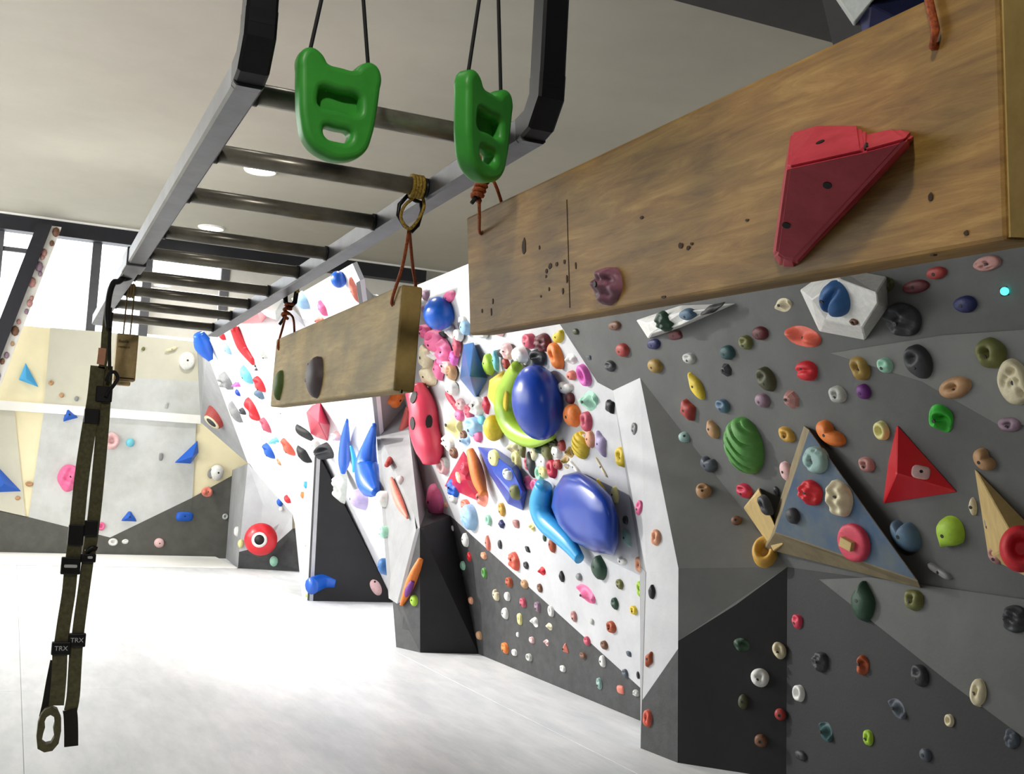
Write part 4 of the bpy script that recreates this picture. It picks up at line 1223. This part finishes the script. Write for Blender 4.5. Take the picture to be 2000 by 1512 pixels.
table(760, 940, 3.15, '''
275 125 140 220 drop pink 10; 345 150 35 40 edge peach; 385 45 110 130 rock blue; 485 225 140 170 ribs pale_blue; 565 100 110 130 lumps salmon 40; 690 175 60 90 jug gold; 610 240 55 70 donut mint
690 265 60 60 leaf navy; 895 30 70 80 donut pink; 775 265 60 60 edge dusty_pink; 875 285 55 60 lumps pale_yellow; 465 360 60 100 drop white; 330 310 30 60 edge peach; 390 290 25 40 blob white
490 465 45 65 leaf red; 605 380 40 110 drop salmon; 580 460 50 50 jug peach; 375 515 40 50 edge pale_pink; 450 520 45 60 blob mint; 585 565 45 70 donut green; 680 390 35 60 blob charcoal; 850 420 55 40 leaf black -30
760 490 100 130 rock coral; 840 520 45 50 jug charcoal; 935 555 65 60 lumps red; 1060 585 45 80 drop black; 1165 590 50 50 blob grey; 1000 390 60 110 drop rust; 955 350 30 50 blob dark_green
735 625 60 70 jug rust; 830 635 60 60 jug tan; 925 660 45 60 jug brown; 655 700 55 80 horn cream; 725 710 50 60 blob white; 820 750 55 65 jug rose; 910 775 50 70 jug mauve; 435 715 35 60 blob pale_pink; 500 735 40 50 blob peach
710 815 55 75 blob white; 800 850 45 80 pocket pale_yellow; 890 870 65 70 lumps white; 995 800 50 75 donut white; 980 895 60 50 lumps cream; 550 950 50 55 blob tan; 790 945 25 35 blob white; 875 980 45 45 jug pale_pink; 965 995 45 45 lumps pale_pink
710 1030 60 75 jug orange; 770 1055 45 45 donut white; 860 1085 55 50 donut pale_grey; 1080 1035 60 75 tri salmon; 1190 1075 60 45 jug brown; 1065 1155 50 45 pocket white; 1310 1110 50 80 blob white; 1290 1245 45 80 jug pale_teal
1420 1285 60 60 wedge salmon; 1515 1305 60 50 rock pale_grey; 1450 1185 50 60 jug slate; 1530 1195 25 50 blob black; 1215 985 55 60 jug rose; 1320 1010 60 60 jug brown; 1470 1065 45 40 edge slate
1135 835 50 75 jug dusty_pink; 1245 865 35 40 blob pale_grey; 1360 900 80 80 pocket rust; 1385 755 60 80 jug dark_green; 1500 795 65 60 pocket yellow; 1415 635 60 70 jug olive; 1200 695 170 110 lumps pink -15
1285 530 120 170 drop dark_green; 1385 85 60 110 blob pale_yellow; 1300 30 110 45 bone yellow -40; 1450 240 50 60 rock charcoal; 1460 350 80 140 leaf pale_teal 30; 1430 490 80 60 horn white; 150 735 60 75 blob lime
''')
table(0, 0, 1, '''
826 648 24 22 jug pink; 842 690 22 20 lumps white; 868 716 26 24 rock pale_pink; 884 700 18 24 leaf magenta; 832 725 26 18 edge cream; 893 655 18 18 jug white; 906 640 18 22 blob pale_blue; 880 760 24 22 jug white
897 790 22 20 rock pale_pink; 915 805 20 24 jug rose; 940 650 24 18 rock white; 972 645 20 18 jug pale_pink; 976 690 22 12 edge black; 870 862 26 22 rock white; 885 886 18 16 jug brown
905 860 24 22 lumps pale_blue; 932 852 18 20 blob pink; 868 906 18 20 jug pale_grey; 1018 880 18 26 leaf olive 20; 1042 884 16 28 leaf cream -20; 1064 872 22 20 twist dark_green; 1086 884 20 20 jug white; 1032 906 20 22 pocket rose
1060 922 18 20 jug pale_yellow; 1110 884 20 18 lumps ochre; 1088 908 18 16 blob brick; 1120 912 28 12 bone white -30; 884 972 16 18 blob white; 908 988 20 18 jug salmon; 1140 860 16 20 jug white; 1150 700 14 12 edge slate
''')
# long feather-like holds on the second fin
band([(764, 935), (772, 960), (782, 985), (796, 1012)], [9, 18, 20, 5], .03, 'salmon', 'long salmon feather-shaped hold on the second fin below the brown curved hold', gloss=False)
band([(822, 1092), (810, 1120), (798, 1150), (784, 1182)], [12, 22, 22, 8], .03, 'orange', 'long orange feather-shaped hold above the foot of the second fin', gloss=False)
band([(806, 1135), (798, 1152), (792, 1164)], [10, 16, 8], .06, 'purple', 'purple streak hold lying on the orange feather of the second fin', gloss=False)

# ---- white overhangs
band([(731, 830), (722, 870), (716, 910), (724, 945), (734, 962)], [10, 30, 52, 52, 16], .1, 'blue', 'large bright blue curved horn hold on the white overhang beside the second fin')
band([(678, 820), (674, 860), (672, 900), (670, 925)], [6, 22, 26, 10], .08, 'blue', 'slim blue spike hold left of the large blue horn')
band([(685, 870), (692, 900), (690, 922)], [6, 12, 6], .06, 'cyan', 'thin light blue sliver hold between the two blue horns')
ellipsoid('macro_hold', 661, 546, 34, 34, 30, 0, 'blue', 'blue half ball hold at the top of the white overhang under the beam')
band([(388, 652), (398, 676), (412, 704)], [22, 36, 10], .1, 'blue', 'blue foot-shaped hold at the top left corner of the far overhang', pt=lambda x, y: onlean(x, y, XD - .12, 0, KD))
band([(455, 640), (478, 672), (500, 706)], [16, 40, 26], .08, 'red', 'long red pocketed hold near the top of the far overhang')
volume([(470, 632), (498, 598), (522, 618), (512, 632)], [(500, 620, .3)], 'red', 'dark red pyramid volume tucked under the right ladder rail')
volume([(512, 600), (552, 585), (560, 610), (542, 640)], [(538, 610, .25)], 'pale_grey', 'pale grey triangular volume at the top of the far overhang', gloss=False)
volume([(462, 580), (478, 562), (492, 575), (486, 592)], [(478, 578, .2)], 'maroon', 'small maroon volume seen between the ladder rungs', gloss=False) if hit(470, 580) and hit(462, 580) and hit(478, 562) else None
volume([(592, 800), (625, 785), (645, 830), (640, 862), (605, 850)], [(622, 825, .22)], 'crimson', 'crimson faceted volume under the far end of the middle plank')
def cone(px, py, r0, r1, dpx, cols, label, surf=None):
    """donut-shaped cone volume with a pale ring and a dark hollow"""
    p, n, zn, dr = (surf or hit)(px, py)
    s = (p - CAM).dot(_f) / F_PX
    k = 28
    L = [(r0, 0), (r0 * .98, .25), (r0 * .8, .7), (r1 * 1.25, .95), (r1 * 1.0, 1.0)]
    v = [(a * s * math.cos(2 * math.pi * i / k), a * s * math.sin(2 * math.pi * i / k), b * dpx * s) for a, b in L for i in range(k)]
    f = [(j * k + i, j * k + (i + 1) % k, (j + 1) * k + (i + 1) % k, (j + 1) * k + i) for j in range(len(L) - 1) for i in range(k)]
    f.append(tuple(range(4 * k, 5 * k)))
    o = fix_normals(mesh_obj('macro_hold', v, f, cols[0], None, True))
    o.matrix_world = Matrix.Translation(p + dr * (.5 * dpx * s / dr.dot(n)) - n * .5 * dpx * s) @ wall_frame(n)
    for nm, a, b, z0, z1, m in (('pale_ring', r1 * 1.15, r1 * .75, .97, 1.03, cols[1]), ('hollow', r1 * .76, 0, .9, 1.01, cols[2])):
        vv_ = [(q * s * math.cos(2 * math.pi * i / k), q * s * math.sin(2 * math.pi * i / k), z * dpx * s) for q, z in ((a, z0), (a, z1), (max(b, .01), z1)) for i in range(k)]
        ff = [(j * k + i, j * k + (i + 1) % k, (j + 1) * k + (i + 1) % k, (j + 1) * k + i) for j in range(2) for i in range(k)]
        fix_normals(mesh_obj(nm, vv_, ff, m, o, True))
    tag(o, label, 'climbing hold', 'red cone holds with a pale ring')
    return o
cone(508, 1054, 32, 13, 18, (GLOSS['red'], HM['white'], M['holehole']), 'large red cone hold with a white ring and black centre on the farthest fin',
     surf=lambda x, y: (ony(x, y, 19.2), V((-.35, -.93, 0)).normalized(), 'fin4', ray(x, y).normalized()))
cone(422, 816, 26, 15, 26, (HM['brick'], HM['cream'], HM['charcoal']), 'red cone hold with a cream ring on the grey edge beside the back wall')
band([(1020 / 4.086 + 380 - 22, 1145), (630, 1136), (655, 1140)], [34, 30, 16], .06, 'blue', 'blue horn-shaped hold at the bottom of the black niche')
table(380, 520, 3.98, '''
270 640 60 90 blob pale_blue; 420 840 90 140 drop aqua; 240 900 90 130 rock grey; 330 920 70 70 lumps magenta; 345 985 40 50 blob royal_blue; 580 690 110 130 tri pale_grey; 510 790 70 80 rock charcoal
530 920 100 120 jug red; 520 1010 110 90 edge slate_blue; 460 1120 90 160 pocket red; 570 1240 80 110 jug rose; 320 1140 60 150 leaf grey; 850 1300 120 90 wedge black -30; 630 1350 120 90 lumps aqua; 590 1440 80 110 jug blue
745 1410 90 130 jug coral; 850 1460 80 140 leaf black 20; 885 170 80 150 leaf red; 830 270 70 120 drop pale_blue; 990 330 50 110 leaf pink; 1240 190 60 220 leaf salmon -10; 960 425 90 50 lumps salmon; 215 545 40 60 leaf red
380 1130 60 50 jug charcoal; 640 1210 40 60 edge slate; 1100 1330 60 60 jug pale_pink; 700 1130 60 60 blob pale_grey; 1000 1450 110 110 twist charcoal; 940 1380 50 60 blob white
''')
table(380, 850, 4.086, '''
680 530 60 80 drop blue; 690 590 40 40 blob white; 740 515 40 60 leaf red; 860 480 70 60 jug orange; 885 400 70 60 jug cyan; 690 215 50 60 jug tan; 630 1005 70 80 ball mint; 1080 480 110 170 rock blue
1010 590 60 80 pocket cream; 1150 400 130 280 rock pale_grey; 1310 510 110 130 drop lavender; 900 890 80 140 rock pale_pink; 980 1040 110 80 tri white; 1430 1180 120 230 drop pale_pink 30; 1345 950 55 150 leaf white -20
1500 1050 60 100 blob steel_blue; 1505 780 60 80 jug mint; 1490 510 70 100 blob white; 1190 1175 40 30 blob slate; 900 1280 40 40 blob lime
''')
# ---- back wall
table(0, 600, 2.908, '''
1065 305 95 105 disc white; 395 615 85 80 tri blue 20; 735 1195 90 70 tri blue; 1050 1190 110 60 wedge blue; 390 970 130 160 rock pink; 635 760 90 100 donut pale_pink
575 1245 45 50 donut pink; 740 770 50 50 blob aqua; 290 430 30 30 jug tan; 350 500 28 28 blob tan; 435 520 25 30 blob grey; 975 240 75 40 bone cream 25; 815 237 22 22 blob olive; 165 1005 40 30 jug tan; 945 560 25 40 edge pale_grey
643 1335 55 45 donut white; 712 1332 40 30 jug white; 905 1340 60 55 blob pale_pink; 1180 1050 65 60 lumps salmon; 1235 940 80 90 ball white; 1200 945 40 60 jug grey; 1280 1190 35 35 donut pale_grey; 100 1085 30 25 blob tan; 915 850 25 50 edge grey
''')
volume([(36, 742), (50, 708), (76, 757)], [(52, 740, .14)], 'cyan', 'light blue triangular volume high on the left of the back wall', gloss=True)
volume([(-10, 905), (42, 960), (-10, 962)], [(8, 945, .2)], 'blue', 'blue triangular volume cut off by the left picture edge')
volume([(340, 904), (386, 860), (388, 884), (372, 906)], [(376, 892, .18)], 'blue', 'blue triangular volume at mid height right of the back wall')
for x, y, w, h_, c_ in ((461, 1038, 14, 20, 'white'), (470, 1062, 12, 18, 'pale_yellow')):
    place(x, y, w, h_, 'blob', c_)

# small cyan indicator light at the top right
p, n, zz, dr = hit(1962, 569)
il = empty('indicator_light', p); tag(il, 'tiny glowing cyan indicator light at the upper right of the near wall', 'light')
s = (p - CAM).dot(_f) / F_PX
o = ellipsoid('lens', 1962, 569, 18, 16, 12, 0, 'cyan', None, None); o.data.materials.clear(); o.data.materials.append(M['led'])
for k_ in ('label', 'category', 'group'):
    if k_ in o: del o[k_]
mw = o.matrix_world.copy(); o.parent = il; o.matrix_local = Matrix.Translation(-p) @ mw
hs = box('housing', (-.02, -.02, -.005), (.02, .02, .006), M['post'], il, .003); hs.matrix_local = wall_frame(n)

# ---- holds on the planks
def on_plank(mat, px, py):
    p = mat @ plank_hit(mat, px, py)
    n = (mat.to_3x3() @ V((-1, 0, 0))).normalized()
    return p, n, 'plank', ray(px, py).normalized()
def plank_hold(mat, px, py, w, h_, kind, col, label, ang=0, depth=None, bolts=()):
    o = place(px, py, w, h_, kind, col, ang, depth=depth, surf=lambda x, y: on_plank(mat, x, y), bolt=False, label=label)
    return o
def bolt_on(o, fx, fy, r=.006):
    vs = [v.co for v in o.data.vertices]
    xs = max(abs(v.x) for v in vs); ys = max(abs(v.y) for v in vs)
    best = min(vs, key=lambda q: (q.x - fx * xs) ** 2 + (q.y - fy * ys) ** 2 - q.z * .02)
    b = bpy.data.objects.new('bolt', BOLT); C.objects.link(b); b.parent = o
    b.location = (best.x, best.y, best.z - r * .3); b.scale = (r, r, r)
o = plank_hold(BPM, 1180, 555, 84, 78, 'rock', 'maroon', 'dark purple-red rounded hold bolted to the near plank'); bolt_on(o, .1, 0)
o.data.materials.clear(); o.data.materials.append(material('plum_resin', (104, 56, 74), .5, var=.5, scale=30, rgb2=(150, 100, 118)))
o = plank_hold(MPM, 613, 735, 50, 82, 'blob', 'mauve', 'purple-grey oval hold bolted to the middle plank'); bolt_on(o, -.3, .5, .007); bolt_on(o, -.4, -.2, .007)
o.data.materials.clear(); o.data.materials.append(material('purple_grey_resin', (104, 94, 98), .55, var=.2, scale=20))
o = plank_hold(MPM, 543, 752, 30, 60, 'drop', 'green', 'small green pointed hold at the far end of the middle plank', 180)
o.data.materials.clear(); o.data.materials.append(material('moss_resin', (98, 126, 58), .55, var=.2, scale=20))
# pink triangular hold: faceted, flat upper face, notch on its top edge
redm = material('red_resin', (198, 62, 78), .5, var=.18, scale=18, rgb2=(176, 46, 62), bump=.1)
pix = [(1545, 258), (1600, 243), (1678, 243), (1688, 262), (1745, 249), (1785, 258), (1783, 282), (1555, 525), (1525, 523), (1508, 500), (1532, 330)]
def pl_pt(px, py, lift):
    p, n, _, d = on_plank(BPM, px, py)
    return p + d * (lift / d.dot(n))
outer = [pl_pt(x, y, -.002) for x, y in pix]
no = len(outer)
r0_, r3_, tp_ = pl_pt(1538, 326, .1), pl_pt(1774, 270, .035), pl_pt(1530, 505, .022)
nrm = (r3_ - r0_).cross(tp_ - r0_)
def on_low(px, py):
    d = ray(px, py); return CAM + d * (nrm.dot(r0_ - CAM) / nrm.dot(d))
r2_ = on_low(1686, 294)
tb_ = on_low(1552, 508)
tl_ = on_low(1515, 495)
vv2 = outer + [r0_, r2_, r3_, tb_, tp_, tl_]
fc = [(10, 0, no), (0, 1, 2, no + 1, no), (2, 3, no + 1), (3, 4, no + 2, no + 1), (4, 5, no + 2), (5, 6, no + 2), (6, 7, no + 3, no + 2), (7, 8, no + 4, no + 3), (8, 9, no + 5, no + 4), (9, 10, no, no + 5),
      (no, no + 1, no + 2, no + 3, no + 4, no + 5), tuple(range(no))[::-1]]
c0 = sum(outer, V((0, 0, 0))) / no
ph = fix_normals(mesh_obj('climbing_hold', [q - c0 for q in vv2], fc, redm))
ph.location = c0
bm = bmesh.new(); bm.from_mesh(ph.data)
bmesh.ops.bevel(bm, geom=[e for e in bm.edges if e.calc_length() > .012], offset=.004, segments=2, affect='EDGES')
bm.to_mesh(ph.data); bm.free()
tag(ph, 'large pinkish-red triangular hold with bolt holes on the near plank', 'climbing hold', 'holds on the planks')
def bvh_of(o):
    bm = bmesh.new(); bm.from_mesh(o.data); bm.transform(Matrix.Translation(o.location)); t = BVHTree.FromBMesh(bm); bm.free(); return t
tph = bvh_of(ph)
for x, y in ((1540, 276), (1602, 278), (1690, 288), (1616, 362), (1536, 440)):
    d = ray(x, y).normalized(); p, n, i, dd = tph.ray_cast(CAM, d)
    if p:
        b = bpy.data.objects.new('bolt', BOLT); C.objects.link(b); b.parent = ph
        if n.dot(d) > 0: n = -n
        b.matrix_local = Matrix.Translation(p - n * .002 - c0) @ n.to_track_quat('Z', 'Y').to_matrix().to_4x4() @ Matrix.Scale(.0058, 4)

# ------------------------------------------------------------------ labels that single each hold out
def cw(c): return c.replace('_', ' ')
def size_word(r):
    return 'tiny' if r < 16 else 'small' if r < 30 else 'medium' if r < 52 else 'large'
ORD = ['leftmost', 'second', 'third', 'fourth', 'fifth', 'sixth', 'seventh', 'eighth', 'ninth', 'tenth']
from collections import defaultdict
for r in HOLDS:
    zn = ZONES.get(r['zone'], 'the wall')
    r['zn'] = zn
    r['desc'] = (cw(r['col']), SHAPE[r['kind']])
    r['key'] = (r['desc'], zn)
cnt = defaultdict(list)
for r in HOLDS:
    if not r['label']: cnt[r['key']].append(r)
used = set()
def direction(a, b):
    dx, dy = a['px'] - b['px'], a['py'] - b['py']
    if abs(dx) > 1.6 * abs(dy): return 'right of' if dx > 0 else 'left of'
    if abs(dy) > 1.6 * abs(dx): return 'below' if dy > 0 else 'above'
    return ('lower right of' if dx > 0 else 'lower left of') if dy > 0 else ('upper right of' if dx > 0 else 'upper left of')
uniq = [r for r in HOLDS if not r['label'] and len(cnt[r['key']]) == 1]
for r in HOLDS:
    if r['label']:
        lab = r['label']
    else:
        col, shp = r['desc']
        sz = size_word(r['size'])
        hw_ = 'foothold' if r['o'].name.startswith('foothold') else 'hold'
        near = sorted((u for u in uniq if u is not r and u['zn'] == r['zn'] and u['desc'] != r['desc']), key=lambda u: (u['px'] - r['px']) ** 2 + (u['py'] - r['py']) ** 2 - u['size'] ** 2)
        same = sorted(cnt[r['key']], key=lambda q: q['px'])
        if near:
            u = near[0]
            lab = f"{sz} {col} {shp} {hw_} {direction(r, u)} the {u['desc'][0]} {u['desc'][1]} one on {r['zn']}"
            if len(lab.split()) > 16: lab = lab.split(' ', 1)[1]
            if len(lab.split()) > 16: lab = lab.replace(' one on ', ' on ')
        else:
            lab = f"{sz} {col} {shp} {hw_} on {r['zn']}"
        if lab in used:
            i = same.index(r)
            lab = f"{ORD[min(i, 9)]} from left of the {col} {shp} {hw_}s on {r['zn']}" if i else f"leftmost of the {col} {shp} {hw_}s on {r['zn']}"
    used.add(lab)
    tag(r['o'], lab, 'foothold' if r['o'].name.startswith('foothold') else 'climbing hold', 'climbing holds on ' + r['zn'] if r['zone'] != 'plank' else 'holds on the planks')
